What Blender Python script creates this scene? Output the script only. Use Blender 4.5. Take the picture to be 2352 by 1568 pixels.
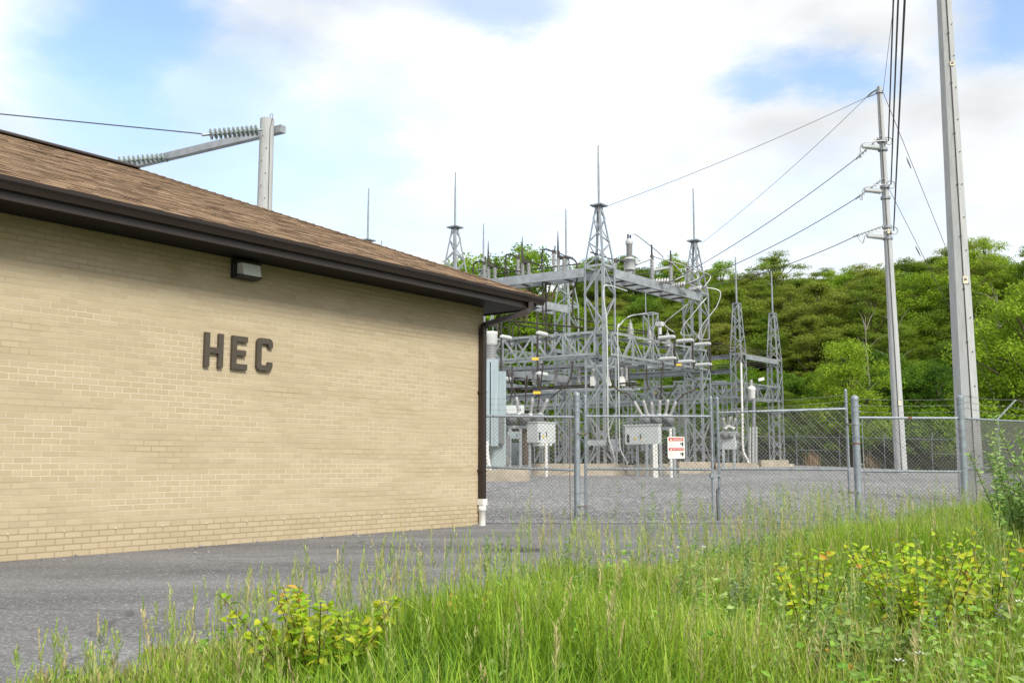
import bpy, math, random
import numpy as np
from mathutils import Vector, Matrix
random.seed(7)
R = math.radians
V = Vector
sc = bpy.context.scene
for o in list(bpy.data.objects): bpy.data.objects.remove(o)

# ------------------------------------------------------------------ camera, sky, sun, exposure
PITCH = 7.03
cd = bpy.data.cameras.new("camera"); cam = bpy.data.objects.new("camera", cd)
sc.collection.objects.link(cam); sc.camera = cam
cd.sensor_width = 36; cd.lens = 35; cd.clip_start = 0.05; cd.clip_end = 6000
cam.location = (0, 0, 1.0); cam.rotation_euler = (R(90 + PITCH), 0, 0)
SUN_AZ, SUN_EL = R(150), R(40)          # azimuth clockwise from +Y
SUN_STRENGTH, SKY_STRENGTH, CLOUD, EXPOSURE = 2.0, 0.125, 0.53, 1.14

def look(u, v):                           # world direction of a pixel of the 2352-wide photograph
    x, y = (u - 1176) / 2286.7, (784 - v) / 2286.7
    p = R(PITCH)
    return V((x, math.cos(p) - y * math.sin(p), math.sin(p) + y * math.cos(p)))
def at(u, v, Y):                          # the world point at that pixel, Y metres ahead
    d = look(u, v)
    return V((0, 0, 1.0)) + d * (Y / d.y)
def proj_u(P):
    p = R(PITCH)
    return 1176 + 2286.7 * P[0] / (P[1] * math.cos(p) + (P[2] - 1) * math.sin(p))
def proj_v(P):
    p = R(PITCH); d = P[1] * math.cos(p) + (P[2] - 1) * math.sin(p)
    return 784 - 2286.7 * (-P[1] * math.sin(p) + (P[2] - 1) * math.cos(p)) / d

sc.view_settings.view_transform = 'Standard'; sc.view_settings.look = 'None'
sc.view_settings.gamma = 1; sc.view_settings.exposure = EXPOSURE
w = bpy.data.worlds.new("World"); sc.world = w; w.use_nodes = True
nt = w.node_tree; nt.nodes.clear()
def N(nt, t, **k):
    n = nt.nodes.new(t)
    for a, b in k.items(): setattr(n, a, b)
    return n
def world_sky():
    L = nt.links.new
    out = N(nt, 'ShaderNodeOutputWorld'); mix = N(nt, 'ShaderNodeMixShader')
    b1 = N(nt, 'ShaderNodeBackground'); b2 = N(nt, 'ShaderNodeBackground')
    sky = N(nt, 'ShaderNodeTexSky', sky_type='NISHITA', sun_disc=False)
    sky.sun_elevation = SUN_EL; sky.sun_rotation = SUN_AZ; sky.air_density = 1.0; sky.dust_density = 0.6; sky.ozone_density = 1.5
    b1.inputs[1].default_value = SKY_STRENGTH
    L(sky.outputs[0], b1.inputs[0])
    tc = N(nt, 'ShaderNodeTexCoord')
    nz = N(nt, 'ShaderNodeTexNoise'); nz.inputs['Scale'].default_value = 3.4; nz.inputs['Detail'].default_value = 10; nz.inputs['Roughness'].default_value = .6
    mp = N(nt, 'ShaderNodeMapping'); mp.inputs['Scale'].default_value = (1.0, 1.0, 2.2); mp.inputs['Rotation'].default_value = (0, R(-14), 0)
    L(tc.outputs['Generated'], mp.inputs[0]); L(mp.outputs[0], nz.inputs[0])
    sub = N(nt, 'ShaderNodeVectorMath', operation='SUBTRACT'); sub.inputs[1].default_value = (.5, .5, .5)
    L(nz.outputs['Color'], sub.inputs[0])
    scl = N(nt, 'ShaderNodeVectorMath', operation='SCALE'); scl.inputs['Scale'].default_value = .20
    L(sub.outputs[0], scl.inputs[0])
    add = N(nt, 'ShaderNodeVectorMath', operation='ADD'); L(tc.outputs['Generated'], add.inputs[0]); L(scl.outputs[0], add.inputs[1])
    last = None
    # gaps of blue between the clouds: direction, half-widths, depth
    for (u, v, sx, sz, depth) in [(290, 50, .085, .15, .95), (230, 240, .08, .08, .75), (1150, -75, .12, .04, .6), (1890, 185, .085, .036, .85), (1745, 225, .055, .024, .8),
                                  (2330, 0, .07, .05, .9), (480, 250, .14, .10, .62), (600, 400, .20, .09, .62), (860, 440, .10, .11, .55), (700, -160, .2, .06, .5), (1020, 360, .05, .08, .3),
                                  (1700, 490, .22, .05, .34), (1330, 560, .28, .06, .38), (-600, 300, .25, .15, .6), (3000, 400, .2, .12, .5)]:
        d = look(u, v).normalized()
        s = N(nt, 'ShaderNodeVectorMath', operation='SUBTRACT'); s.inputs[1].default_value = d; L(add.outputs[0], s.inputs[0])
        m = N(nt, 'ShaderNodeVectorMath', operation='MULTIPLY'); m.inputs[1].default_value = (1 / sx, .6 / sx, 1 / sz); L(s.outputs[0], m.inputs[0])
        ln = N(nt, 'ShaderNodeVectorMath', operation='LENGTH'); L(m.outputs[0], ln.inputs[0])
        r = N(nt, 'ShaderNodeMapRange', interpolation_type='SMOOTHSTEP')
        r.inputs[1].default_value = 1.25; r.inputs[2].default_value = .25; r.inputs[3].default_value = 0; r.inputs[4].default_value = depth
        L(ln.outputs['Value'], r.inputs[0])
        if last is None: last = r.outputs[0]
        else:
            mx = N(nt, 'ShaderNodeMath', operation='MAXIMUM'); L(last, mx.inputs[0]); L(r.outputs[0], mx.inputs[1]); last = mx.outputs[0]
    inv = N(nt, 'ShaderNodeMath', operation='SUBTRACT'); inv.inputs[0].default_value = .98; L(last, inv.inputs[1])
    # cloud body: softly uneven brightness
    n2 = N(nt, 'ShaderNodeTexNoise'); n2.inputs['Scale'].default_value = 3.4; n2.inputs['Detail'].default_value = 6
    L(mp.outputs[0], n2.inputs[0])
    r2 = N(nt, 'ShaderNodeMapRange'); r2.inputs[1].default_value = .36; r2.inputs[2].default_value = .64; r2.inputs[3].default_value = CLOUD * .74; r2.inputs[4].default_value = CLOUD * 1.14
    L(n2.outputs[0], r2.inputs[0])
    b2.inputs[0].default_value = (.955, .98, 1, 1); L(r2.outputs[0], b2.inputs[1])
    L(inv.outputs[0], mix.inputs[0]); L(b1.outputs[0], mix.inputs[1]); L(b2.outputs[0], mix.inputs[2]); L(mix.outputs[0], out.inputs[0])
world_sky()
sd = bpy.data.lights.new("sun", 'SUN'); sun = bpy.data.objects.new("sun", sd); sc.collection.objects.link(sun)
sd.energy = SUN_STRENGTH; sd.angle = R(17); sd.color = (1, .96, .88)
sun_dir = V((math.sin(SUN_AZ) * math.cos(SUN_EL), math.cos(SUN_AZ) * math.cos(SUN_EL), math.sin(SUN_EL)))
sun.rotation_euler = (-sun_dir).to_track_quat('-Z', 'Y').to_euler()

# ------------------------------------------------------------------ helpers
ORG = {}
Z = V((0, 0, 1))
AX = V((.595, .804, 0)); BX = V((-.804, .595, 0))        # the two directions the yard is laid out in
class MB:
    def __init__(s): s.v = []; s.f = []; s.uv = []; s.sm = []
    def face(s, pts, uv=None, sm=False):
        b = len(s.v); s.v += [tuple(p) for p in pts]; s.f.append(tuple(range(b, b + len(pts)))); s.uv.append(uv); s.sm.append(sm)
    def box(s, c, ex, ey, ez):                            # half-vectors
        c = V(c); b = len(s.v)
        for k in (-1, 1):
            for j in (-1, 1):
                for i in (-1, 1): s.v.append(tuple(c + ex * i + ey * j + ez * k))
        for q in ((0, 2, 3, 1), (4, 5, 7, 6), (0, 1, 5, 4), (2, 6, 7, 3), (0, 4, 6, 2), (1, 3, 7, 5)):
            s.f.append(tuple(b + i for i in q)); s.uv.append(None); s.sm.append(False)
    def abox(s, x0, x1, y0, y1, z0, z1):
        s.box(((x0 + x1) / 2, (y0 + y1) / 2, (z0 + z1) / 2), V(((x1 - x0) / 2, 0, 0)), V((0, (y1 - y0) / 2, 0)), V((0, 0, (z1 - z0) / 2)))
    def bar(s, p0, p1, w, h, up=None):                    # w across, h along up
        p0, p1 = V(p0), V(p1); d = p1 - p0
        if d.length < 1e-6: return
        dn = d.normalized(); up = V(up) if up is not None else (Z if abs(dn.z) < .95 else V((0, 1, 0)))
        side = dn.cross(up).normalized(); u2 = side.cross(dn).normalized()
        s.box((p0 + p1) / 2, side * (w / 2), u2 * (h / 2), d / 2)
    def angle(s, p0, p1, wd, n1, n2, t=.012):             # L section, flanges along n1 and n2
        p0, p1 = V(p0), V(p1); n1 = V(n1).normalized(); n2 = V(n2).normalized(); d = (p1 - p0) / 2; c = (p0 + p1) / 2
        s.box(c + n1 * (wd / 2), n1 * (wd / 2), n2 * (t / 2), d)
        s.box(c + n2 * (wd / 2 + t / 2), n2 * ((wd - t) / 2), n1 * (t / 2), d)
    def channel(s, p0, p1, h, fl, out, t=.014):           # C section: web vertical, flanges to -out
        p0, p1 = V(p0), V(p1); out = V(out).normalized(); d = (p1 - p0) / 2; c = (p0 + p1) / 2
        s.box(c, out * (t / 2), Z * (h / 2), d)
        for k in (-1, 1): s.box(c - out * (fl / 2 + t / 2) + Z * (k * (h / 2 - t / 2)), out * (fl / 2), Z * (t / 2), d)
    def tube(s, pts, r, n=8, cap=True, sm=True):
        pts = [V(p) for p in pts]; m = len(pts); rs = r if isinstance(r, (list, tuple)) else [r] * m
        t0 = (pts[1] - pts[0]).normalized(); a = t0.orthogonal().normalized(); b0 = len(s.v); pt = t0
        for i, p in enumerate(pts):
            t = (pts[min(i + 1, m - 1)] - pts[max(i - 1, 0)])
            t = t.normalized() if t.length > 1e-9 else pt
            a = (pt.rotation_difference(t) @ a); a = (a - t * a.dot(t)).normalized(); bb = t.cross(a); pt = t
            for k in range(n):
                g = 2 * math.pi * k / n; s.v.append(tuple(p + (a * math.cos(g) + bb * math.sin(g)) * rs[i]))
        for i in range(m - 1):
            for k in range(n):
                k2 = (k + 1) % n
                s.f.append((b0 + i * n + k, b0 + i * n + k2, b0 + (i + 1) * n + k2, b0 + (i + 1) * n + k)); s.uv.append(None); s.sm.append(sm)
        if cap:
            for i, rev in ((0, True), (m - 1, False)):
                ring = [s.v[b0 + i * n + k] for k in range(n)]
                s.face(ring[::-1] if rev else ring)
    def lathe(s, p, axis, prof, n=10):                    # prof: (radius, distance along axis)
        p = V(p); ax = V(axis).normalized(); a = ax.orthogonal().normalized(); b = ax.cross(a); b0 = len(s.v); m = len(prof)
        for r, z in prof:
            for k in range(n):
                g = 2 * math.pi * k / n; s.v.append(tuple(p + ax * z + (a * math.cos(g) + b * math.sin(g)) * max(r, 1e-4)))
        for i in range(m - 1):
            for k in range(n):
                k2 = (k + 1) % n
                s.f.append((b0 + i * n + k, b0 + i * n + k2, b0 + (i + 1) * n + k2, b0 + (i + 1) * n + k)); s.uv.append(None); s.sm.append(True)
        s.face([s.v[b0 + k] for k in range(n)][::-1]); s.face([s.v[b0 + (m - 1) * n + k] for k in range(n)])
    def prism(s, poly, o, ex, ey, ez):                    # polygon in ex/ey, extruded by ez
        o = V(o); lo = [o + ex * x + ey * y for x, y in poly]; hi = [p + ez for p in lo]
        s.face(lo[::-1]); s.face(hi); n = len(poly)
        for i in range(n): s.face([lo[i], lo[(i + 1) % n], hi[(i + 1) % n], hi[i]])
    def build(s, name, mat, parent=None, mats=None):
        org = ORG.get(parent.name, V((0, 0, 0))) if parent else V((0, 0, 0))
        me = bpy.data.meshes.new(name); me.from_pydata([(a - org.x, b - org.y, c - org.z) for a, b, c in s.v], [], s.f)
        if any(u is not None for u in s.uv):
            uvl = me.uv_layers.new(name="UVMap"); i = 0
            for f, u in zip(s.f, s.uv):
                for k in range(len(f)):
                    if u is not None: uvl.data[i].uv = u[k]
                    i += 1
        me.polygons.foreach_set('use_smooth', s.sm)
        me.materials.append(mat)
        o = bpy.data.objects.new(name, me); sc.collection.objects.link(o)
        if parent: o.parent = parent; ORG[o.name] = org
        return o
def tag(o, label=None, cat=None, group=None, kind=None):
    if label: o['label'] = label
    if cat: o['category'] = cat
    if group: o['group'] = group
    if kind: o['kind'] = kind
    return o
def thing(name, label, cat, loc=(0, 0, 0), group=None):
    o = bpy.data.objects.new(name, None); sc.collection.objects.link(o); o.location = loc; o.empty_display_size = .2
    ORG[o.name] = V(loc); return tag(o, label, cat, group)
def dup(root, loc, rotz=0, scale=1, label=None, mats=None):
    r = root.copy(); sc.collection.objects.link(r); r.location = loc; r.rotation_euler = (0, 0, rotz); r.scale = (scale,) * 3 if not isinstance(scale, tuple) else scale
    if label: r['label'] = label
    ORG[r.name] = V(loc)
    for ch in list(root.children):
        c = ch.copy(); sc.collection.objects.link(c); c.parent = r
        for g in list(ch.children):
            d = g.copy(); sc.collection.objects.link(d); d.parent = c
    return r
def np_mesh(name, verts, faces, mat, parent=None, col=None, smooth=True):
    """verts (n,3), faces (m,4) or (m,3) numpy; col (n,3) point colours"""
    me = bpy.data.meshes.new(name); k = faces.shape[1]
    org = ORG.get(parent.name, V((0, 0, 0))) if parent else V((0, 0, 0))
    vv = (verts - np.array(org)).astype(np.float32)
    me.vertices.add(len(vv)); me.vertices.foreach_set('co', vv.ravel())
    me.loops.add(faces.size); me.loops.foreach_set('vertex_index', faces.astype(np.int32).ravel())
    me.polygons.add(len(faces)); me.polygons.foreach_set('loop_start', np.arange(0, faces.size, k, dtype=np.int32))
    me.polygons.foreach_set('use_smooth', np.full(len(faces), smooth))
    me.update(calc_edges=True)
    if col is not None:
        at_ = me.attributes.new('tint', 'FLOAT_COLOR', 'POINT'); c4 = np.ones((len(vv), 4), np.float32); c4[:, :3] = col
        at_.data.foreach_set('color', c4.ravel())
    me.materials.append(mat)
    o = bpy.data.objects.new(name, me); sc.collection.objects.link(o)
    if parent: o.parent = parent; ORG[o.name] = org
    return o

# ------------------------------------------------------------------ materials
def mat(name, col, rough=.6, metal=0, noise=0, nscale=8, bump=0, bscale=40, spec=.5, stretch=None):
    m = bpy.data.materials.new(name); m.use_nodes = True; t = m.node_tree; b = t.nodes['Principled BSDF']
    b.inputs['Base Color'].default_value = (*col, 1); b.inputs['Roughness'].default_value = rough; b.inputs['Metallic'].default_value = metal
    b.inputs['Specular IOR Level'].default_value = spec
    L = t.links.new
    if noise or bump:
        tc = N(t, 'ShaderNodeTexCoord'); mp = N(t, 'ShaderNodeMapping'); L(tc.outputs['Object'], mp.inputs[0])
        if stretch: mp.inputs['Scale'].default_value = stretch
    if noise:
        n = N(t, 'ShaderNodeTexNoise'); n.inputs['Scale'].default_value = nscale; n.inputs['Detail'].default_value = 6; n.inputs['Roughness'].default_value = .65
        L(mp.outputs[0], n.inputs[0])
        r = N(t, 'ShaderNodeMapRange'); r.inputs[1].default_value = .3; r.inputs[2].default_value = .7; r.inputs[3].default_value = 1 - noise; r.inputs[4].default_value = 1 + noise
        L(n.outputs[0], r.inputs[0])
        mx = N(t, 'ShaderNodeMix', data_type='RGBA', blend_type='MULTIPLY'); mx.inputs[0].default_value = 1
        mx.inputs[6].default_value = (*col, 1); L(r.outputs[0], mx.inputs[7]); L(mx.outputs[2], b.inputs['Base Color'])
    if bump:
        n = N(t, 'ShaderNodeTexNoise'); n.inputs['Scale'].default_value = bscale; n.inputs['Detail'].default_value = 5; L(mp.outputs[0], n.inputs[0])
        bp = N(t, 'ShaderNodeBump'); bp.inputs['Strength'].default_value = bump; bp.inputs['Distance'].default_value = .02; L(n.outputs[0], bp.inputs['Height']); L(bp.outputs[0], b.inputs['Normal'])
    return m
M = {}
M['galv'] = mat('galvanised steel', (.37, .395, .415), .42, .55, .25, 3)
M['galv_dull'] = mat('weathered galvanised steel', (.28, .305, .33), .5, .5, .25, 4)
M['pipe'] = mat('galvanised fence pipe', (.255, .29, .32), .5, .3, .25, 9)
M['wire'] = mat('fence wire', (.21, .21, .20), .55, .3, .3, 20)
M['dark_metal'] = mat('dark weathered conductor', (.055, .045, .04), .55, .4, .25, 10)
M['alum'] = mat('aluminium conductor', (.55, .55, .54), .45, .5, .1, 10)
M['cable'] = mat('line conductor', (.10, .10, .11), .6, .2)
M['porcelain'] = mat('grey glazed porcelain', (.46, .46, .46), .3, 0, .12, 10)
M['porcelain_pale'] = mat('pale grey porcelain', (.50, .52, .52), .35, 0, .08, 10)
M['disc'] = mat('grey green glass disc', (.25, .30, .295), .2, 0, .12, 12)
M['cabinet'] = mat('pale grey cabinet paint', (.55, .58, .58), .4, 0, .08, 4)
M['tank'] = mat('grey blue transformer paint', (.33, .40, .43), .45, 0, .14, 2, stretch=(6, 6, .6))
M['dark_paint'] = mat('dark grey machinery', (.16, .17, .175), .55, .1, .25, 8)
M['pole'] = mat('spun concrete', (.42, .43, .43), .85, 0, .13, 5, .25, 60, .3, stretch=(3, 3, .35))
M['pad'] = mat('stained concrete', (.44, .38, .30), .9, 0, .28, 2.2, .3, 40, .2)
M['brown'] = mat('dark brown aluminium', (.026, .017, .014), .42, 0, .12, 5)
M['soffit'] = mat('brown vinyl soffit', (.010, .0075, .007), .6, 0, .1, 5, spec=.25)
M['letter'] = mat('brown letter metal', (.075, .060, .044), .42, .1, .12, 8)
M['black'] = mat('black metal', (.015, .015, .016), .5)
M['pvc'] = mat('white pvc', (.72, .71, .67), .4, 0, .1, 10)
M['white'] = mat('white paint', (.78, .78, .75), .45, 0, .06, 10)
M['sign_white'] = mat('sign white', (.80, .78, .72), .45, 0, .05, 12)
M['red'] = mat('sign red', (.50, .035, .025), .45)
M['yellow'] = mat('tag yellow', (.75, .50, .03), .5)
M['cream'] = mat('cream tag', (.66, .58, .42), .6, 0, .2, 15)
M['rust'] = mat('rusty band', (.16, .075, .04), .8, .1, .3, 20)
M['bare'] = mat('pale bare bark', (.22, .20, .16), .9, 0, .3, 5)
M['crumb'] = mat('loose stone', (.24, .235, .23), .9, 0, .5, 3)
M['hinge'] = mat('weathered hinge iron', (.16, .145, .13), .7, .3, .3, 20)
M['bark'] = mat('grey brown bark', (.11, .085, .062), .9, 0, .35, 6, .5, 20, .2, stretch=(3, 3, .6))
M['twig'] = mat('reddish twig', (.10, .045, .03), .8)
M['drybrush'] = mat('dry tan grass', (.38, .25, .13), .9)
def glass_lens():
    m = mat('ribbed lamp glass', (.86, .86, .80), .12); b = m.node_tree.nodes['Principled BSDF']
    b.inputs['Transmission Weight'].default_value = .15; return m
M['lens'] = glass_lens()

def leaf_mat(name, c1, c2, c3, use_tint=True, trans=.5, patch=0.25):
    """leaf colour: per-leaf tint, per-object variation between c1..c3"""
    m = bpy.data.materials.new(name); m.use_nodes = True; t = m.node_tree; t.nodes.clear(); L = t.links.new
    out = N(t, 'ShaderNodeOutputMaterial'); oi = N(t, 'ShaderNodeObjectInfo'); cr = N(t, 'ShaderNodeValToRGB')
    e = cr.color_ramp.elements; e[0].color = (*c1, 1); e[1].color = (*c3, 1); k = e.new(.5); k.color = (*c2, 1)
    at_ = N(t, 'ShaderNodeAttribute', attribute_name='tint')
    sep = N(t, 'ShaderNodeSeparateColor'); L(at_.outputs['Color'], sep.inputs[0])
    # ramp position: object random + per leaf shift
    ad = N(t, 'ShaderNodeMath', operation='MULTIPLY_ADD'); ad.inputs[1].default_value = patch * 2; L(sep.outputs[0], ad.inputs[0])
    mr = N(t, 'ShaderNodeMapRange'); mr.inputs[3].default_value = -patch + .05; mr.inputs[4].default_value = 1 - patch; L(oi.outputs['Random'], mr.inputs[0])
    L(mr.outputs[0], ad.inputs[2]); L(ad.outputs[0], cr.inputs[0])
    mul = N(t, 'ShaderNodeMix', data_type='RGBA', blend_type='MULTIPLY'); mul.inputs[0].default_value = 1
    L(cr.outputs[0], mul.inputs[6])
    g = N(t, 'ShaderNodeCombineColor'); L(sep.outputs[1], g.inputs[0]); L(sep.outputs[1], g.inputs[1]); L(sep.outputs[1], g.inputs[2])
    L(g.outputs[0], mul.inputs[7])
    d = N(t, 'ShaderNodeBsdfPrincipled'); d.inputs['Roughness'].default_value = .55; d.inputs['Specular IOR Level'].default_value = .25
    L(mul.outputs[2], d.inputs['Base Color'])
    tr = N(t, 'ShaderNodeBsdfTranslucent'); L(mul.outputs[2], tr.inputs[0])
    mx = N(t, 'ShaderNodeMixShader'); mx.inputs[0].default_value = trans; L(d.outputs[0], mx.inputs[1]); L(tr.outputs[0], mx.inputs[2]); L(mx.outputs[0], out.inputs[0])
    return m
M['leaf_bright'] = leaf_mat('bright spring leaves', (.145, .265, .014), (.235, .38, .018), (.33, .46, .035))
M['leaf_dark'] = leaf_mat('deep green leaves', (.06, .145, .012), (.10, .21, .016), (.15, .27, .02))
M['leaf_olive'] = leaf_mat('olive brown leaves', (.14, .22, .018), (.21, .30, .026), (.27, .29, .045))
M['leaf_near'] = leaf_mat('yellow green leaves', (.17, .30, .02), (.24, .36, .02), (.34, .36, .025), patch=.3)
M['leaf_bush'] = leaf_mat('grey green pointed leaves', (.10, .19, .045), (.15, .26, .06), (.20, .31, .085), patch=.4)

def tint_mat(name, rough=.55, trans=.35):                 # colour carried per blade
    m = bpy.data.materials.new(name); m.use_nodes = True; t = m.node_tree; t.nodes.clear(); L = t.links.new
    out = N(t, 'ShaderNodeOutputMaterial'); at_ = N(t, 'ShaderNodeAttribute', attribute_name='tint')
    d = N(t, 'ShaderNodeBsdfPrincipled'); d.inputs['Roughness'].default_value = rough; d.inputs['Specular IOR Level'].default_value = .3; L(at_.outputs[0], d.inputs['Base Color'])
    tr = N(t, 'ShaderNodeBsdfTranslucent'); L(at_.outputs[0], tr.inputs[0])
    mx = N(t, 'ShaderNodeMixShader'); mx.inputs[0].default_value = trans; L(d.outputs[0], mx.inputs[1]); L(tr.outputs[0], mx.inputs[2]); L(mx.outputs[0], out.inputs[0])
    return m
M['grass'] = tint_mat('meadow grass blades')

def brick_mat():
    m = bpy.data.materials.new('buff brick'); m.use_nodes = True; t = m.node_tree; b = t.nodes['Principled BSDF']; L = t.links.new
    uv = N(t, 'ShaderNodeUVMap'); uv.uv_map = 'UVMap'
    wob = N(t, 'ShaderNodeTexNoise'); wob.inputs['Scale'].default_value = 2.5; L(uv.outputs[0], wob.inputs[0])
    wv = N(t, 'ShaderNodeVectorMath', operation='MULTIPLY_ADD'); wv.inputs[1].default_value = (.006, .006, 0); L(wob.outputs['Color'], wv.inputs[0]); L(uv.outputs[0], wv.inputs[2])
    bt = N(t, 'ShaderNodeTexBrick'); bt.offset = .5; bt.inputs['Scale'].default_value = 1
    bt.inputs['Brick Width'].default_value = .2032; bt.inputs['Row Height'].default_value = .0677; bt.inputs['Mortar Size'].default_value = .006; bt.inputs['Mortar Smooth'].default_value = .15; bt.inputs['Bias'].default_value = 0
    bt.inputs['Color1'].default_value = (.475, .392, .262, 1); bt.inputs['Color2'].default_value = (.425, .345, .225, 1)
    L(wv.outputs[0], bt.inputs[0])
    sep = N(t, 'ShaderNodeSeparateXYZ'); L(uv.outputs[0], sep.inputs[0])
    # mortar colour: old dark mortar in the lowest and topmost courses, pale repointing between
    n1 = N(t, 'ShaderNodeTexNoise'); n1.inputs['Scale'].default_value = .9; n1.inputs['Detail'].default_value = 5
    st = N(t, 'ShaderNodeVectorMath', operation='MULTIPLY'); st.inputs[1].default_value = (.55, 3.2, 1); L(uv.outputs[0], st.inputs[0]); L(st.outputs[0], n1.inputs[0])
    r1 = N(t, 'ShaderNodeMapRange'); r1.inputs[1].default_value = .30; r1.inputs[2].default_value = .56; L(n1.outputs[0], r1.inputs[0])
    lo = N(t, 'ShaderNodeMapRange'); lo.inputs[1].default_value = .30; lo.inputs[2].default_value = .42; L(sep.outputs[1], lo.inputs[0])
    hi = N(t, 'ShaderNodeMapRange'); hi.inputs[1].default_value = 3.55; hi.inputs[2].default_value = 2.6; hi.inputs[3].default_value = .25; hi.inputs[4].default_value = 1; L(sep.outputs[1], hi.inputs[0])
    m1 = N(t, 'ShaderNodeMath', operation='MULTIPLY'); L(lo.outputs[0], m1.inputs[0]); L(hi.outputs[0], m1.inputs[1])
    m2 = N(t, 'ShaderNodeMath', operation='MULTIPLY'); L(m1.outputs[0], m2.inputs[0]); L(r1.outputs[0], m2.inputs[1])
    mc = N(t, 'ShaderNodeMix', data_type='RGBA'); mc.inputs[6].default_value = (.335, .265, .165, 1); mc.inputs[7].default_value = (.60, .52, .385, 1); L(m2.outputs[0], mc.inputs[0])
    L(mc.outputs[2], bt.inputs['Mortar'])
    # streaks of weathering along the courses, painted olive shade under the eave, fine grain
    n2 = N(t, 'ShaderNodeTexNoise'); n2.inputs['Scale'].default_value = 3; n2.inputs['Detail'].default_value = 8; n2.inputs['Roughness'].default_value = .7
    s2 = N(t, 'ShaderNodeVectorMath', operation='MULTIPLY'); s2.inputs[1].default_value = (.4, 2.2, 1); L(uv.outputs[0], s2.inputs[0]); L(s2.outputs[0], n2.inputs[0])
    r2 = N(t, 'ShaderNodeMapRange'); r2.inputs[1].default_value = .3; r2.inputs[2].default_value = .72; r2.inputs[3].default_value = .96; r2.inputs[4].default_value = 1.04; L(n2.outputs[0], r2.inputs[0])
    n3 = N(t, 'ShaderNodeTexNoise'); n3.inputs['Scale'].default_value = 160; n3.inputs['Detail'].default_value = 3; L(uv.outputs[0], n3.inputs[0])
    r3 = N(t, 'ShaderNodeMapRange'); r3.inputs[1].default_value = .3; r3.inputs[2].default_value = .7; r3.inputs[3].default_value = .9; r3.inputs[4].default_value = 1.1; L(n3.outputs[0], r3.inputs[0])
    mm = N(t, 'ShaderNodeMath', operation='MULTIPLY'); L(r2.outputs[0], mm.inputs[0]); L(r3.outputs[0], mm.inputs[1])
    x1 = N(t, 'ShaderNodeMix', data_type='RGBA', blend_type='MULTIPLY'); x1.inputs[0].default_value = 1; L(bt.outputs['Color'], x1.inputs[6]); L(mm.outputs[0], x1.inputs[7])
    # eave shade painted into the brick as an olive band, ragged lower edge
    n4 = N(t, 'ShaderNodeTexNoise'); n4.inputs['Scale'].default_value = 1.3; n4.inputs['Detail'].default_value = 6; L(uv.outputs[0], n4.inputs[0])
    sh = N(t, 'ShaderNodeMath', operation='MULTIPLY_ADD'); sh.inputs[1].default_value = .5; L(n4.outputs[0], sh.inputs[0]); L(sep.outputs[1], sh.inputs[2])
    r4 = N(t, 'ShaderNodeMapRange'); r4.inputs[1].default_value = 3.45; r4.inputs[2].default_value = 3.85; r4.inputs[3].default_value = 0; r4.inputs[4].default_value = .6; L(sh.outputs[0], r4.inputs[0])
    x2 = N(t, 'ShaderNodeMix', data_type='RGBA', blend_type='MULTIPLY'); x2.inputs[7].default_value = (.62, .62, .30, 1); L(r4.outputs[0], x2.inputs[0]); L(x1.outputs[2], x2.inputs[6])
    L(x2.outputs[2], b.inputs['Base Color']); b.inputs['Roughness'].default_value = .88; b.inputs['Specular IOR Level'].default_value = .2
    hm = N(t, 'ShaderNodeMath', operation='MULTIPLY_ADD'); hm.inputs[1].default_value = -1; L(bt.outputs['Fac'], hm.inputs[0])
    h3 = N(t, 'ShaderNodeMath', operation='MULTIPLY'); h3.inputs[1].default_value = .25; L(n3.outputs[0], h3.inputs[0]); L(h3.outputs[0], hm.inputs[2])
    bp = N(t, 'ShaderNodeBump'); bp.inputs['Strength'].default_value = .8; bp.inputs['Distance'].default_value = .006; L(hm.outputs[0], bp.inputs['Height']); L(bp.outputs[0], b.inputs['Normal'])
    return m
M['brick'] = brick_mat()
def shingle_mat():
    m = bpy.data.materials.new('brown asphalt shingle'); m.use_nodes = True; t = m.node_tree; b = t.nodes['Principled BSDF']; L = t.links.new
    at_ = N(t, 'ShaderNodeAttribute', attribute_name='tint'); tc = N(t, 'ShaderNodeTexCoord')
    n = N(t, 'ShaderNodeTexNoise'); n.inputs['Scale'].default_value = 55; n.inputs['Detail'].default_value = 4; L(tc.outputs['Object'], n.inputs[0])
    r = N(t, 'ShaderNodeMapRange'); r.inputs[1].default_value = .3; r.inputs[2].default_value = .7; r.inputs[3].default_value = .6; r.inputs[4].default_value = 1.35; L(n.outputs[0], r.inputs[0])
    x = N(t, 'ShaderNodeMix', data_type='RGBA', blend_type='MULTIPLY'); x.inputs[0].default_value = 1; L(at_.outputs[0], x.inputs[6]); L(r.outputs[0], x.inputs[7]); L(x.outputs[2], b.inputs['Base Color'])
    b.inputs['Roughness'].default_value = .92; b.inputs['Specular IOR Level'].default_value = .15
    bp = N(t, 'ShaderNodeBump'); bp.inputs['Strength'].default_value = .5; bp.inputs['Distance'].default_value = .006; L(n.outputs[0], bp.inputs['Height']); L(bp.outputs[0], b.inputs['Normal'])
    return m
M['shingle'] = shingle_mat()
M['shingle_plain'] = mat('brown shingle far slope', (.20, .13, .08), .9, 0, .3, 20, .3, 50, .2)
M['ridge'] = mat('dark ridge shingle', (.035, .024, .02), .8, 0, .3, 20)
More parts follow.
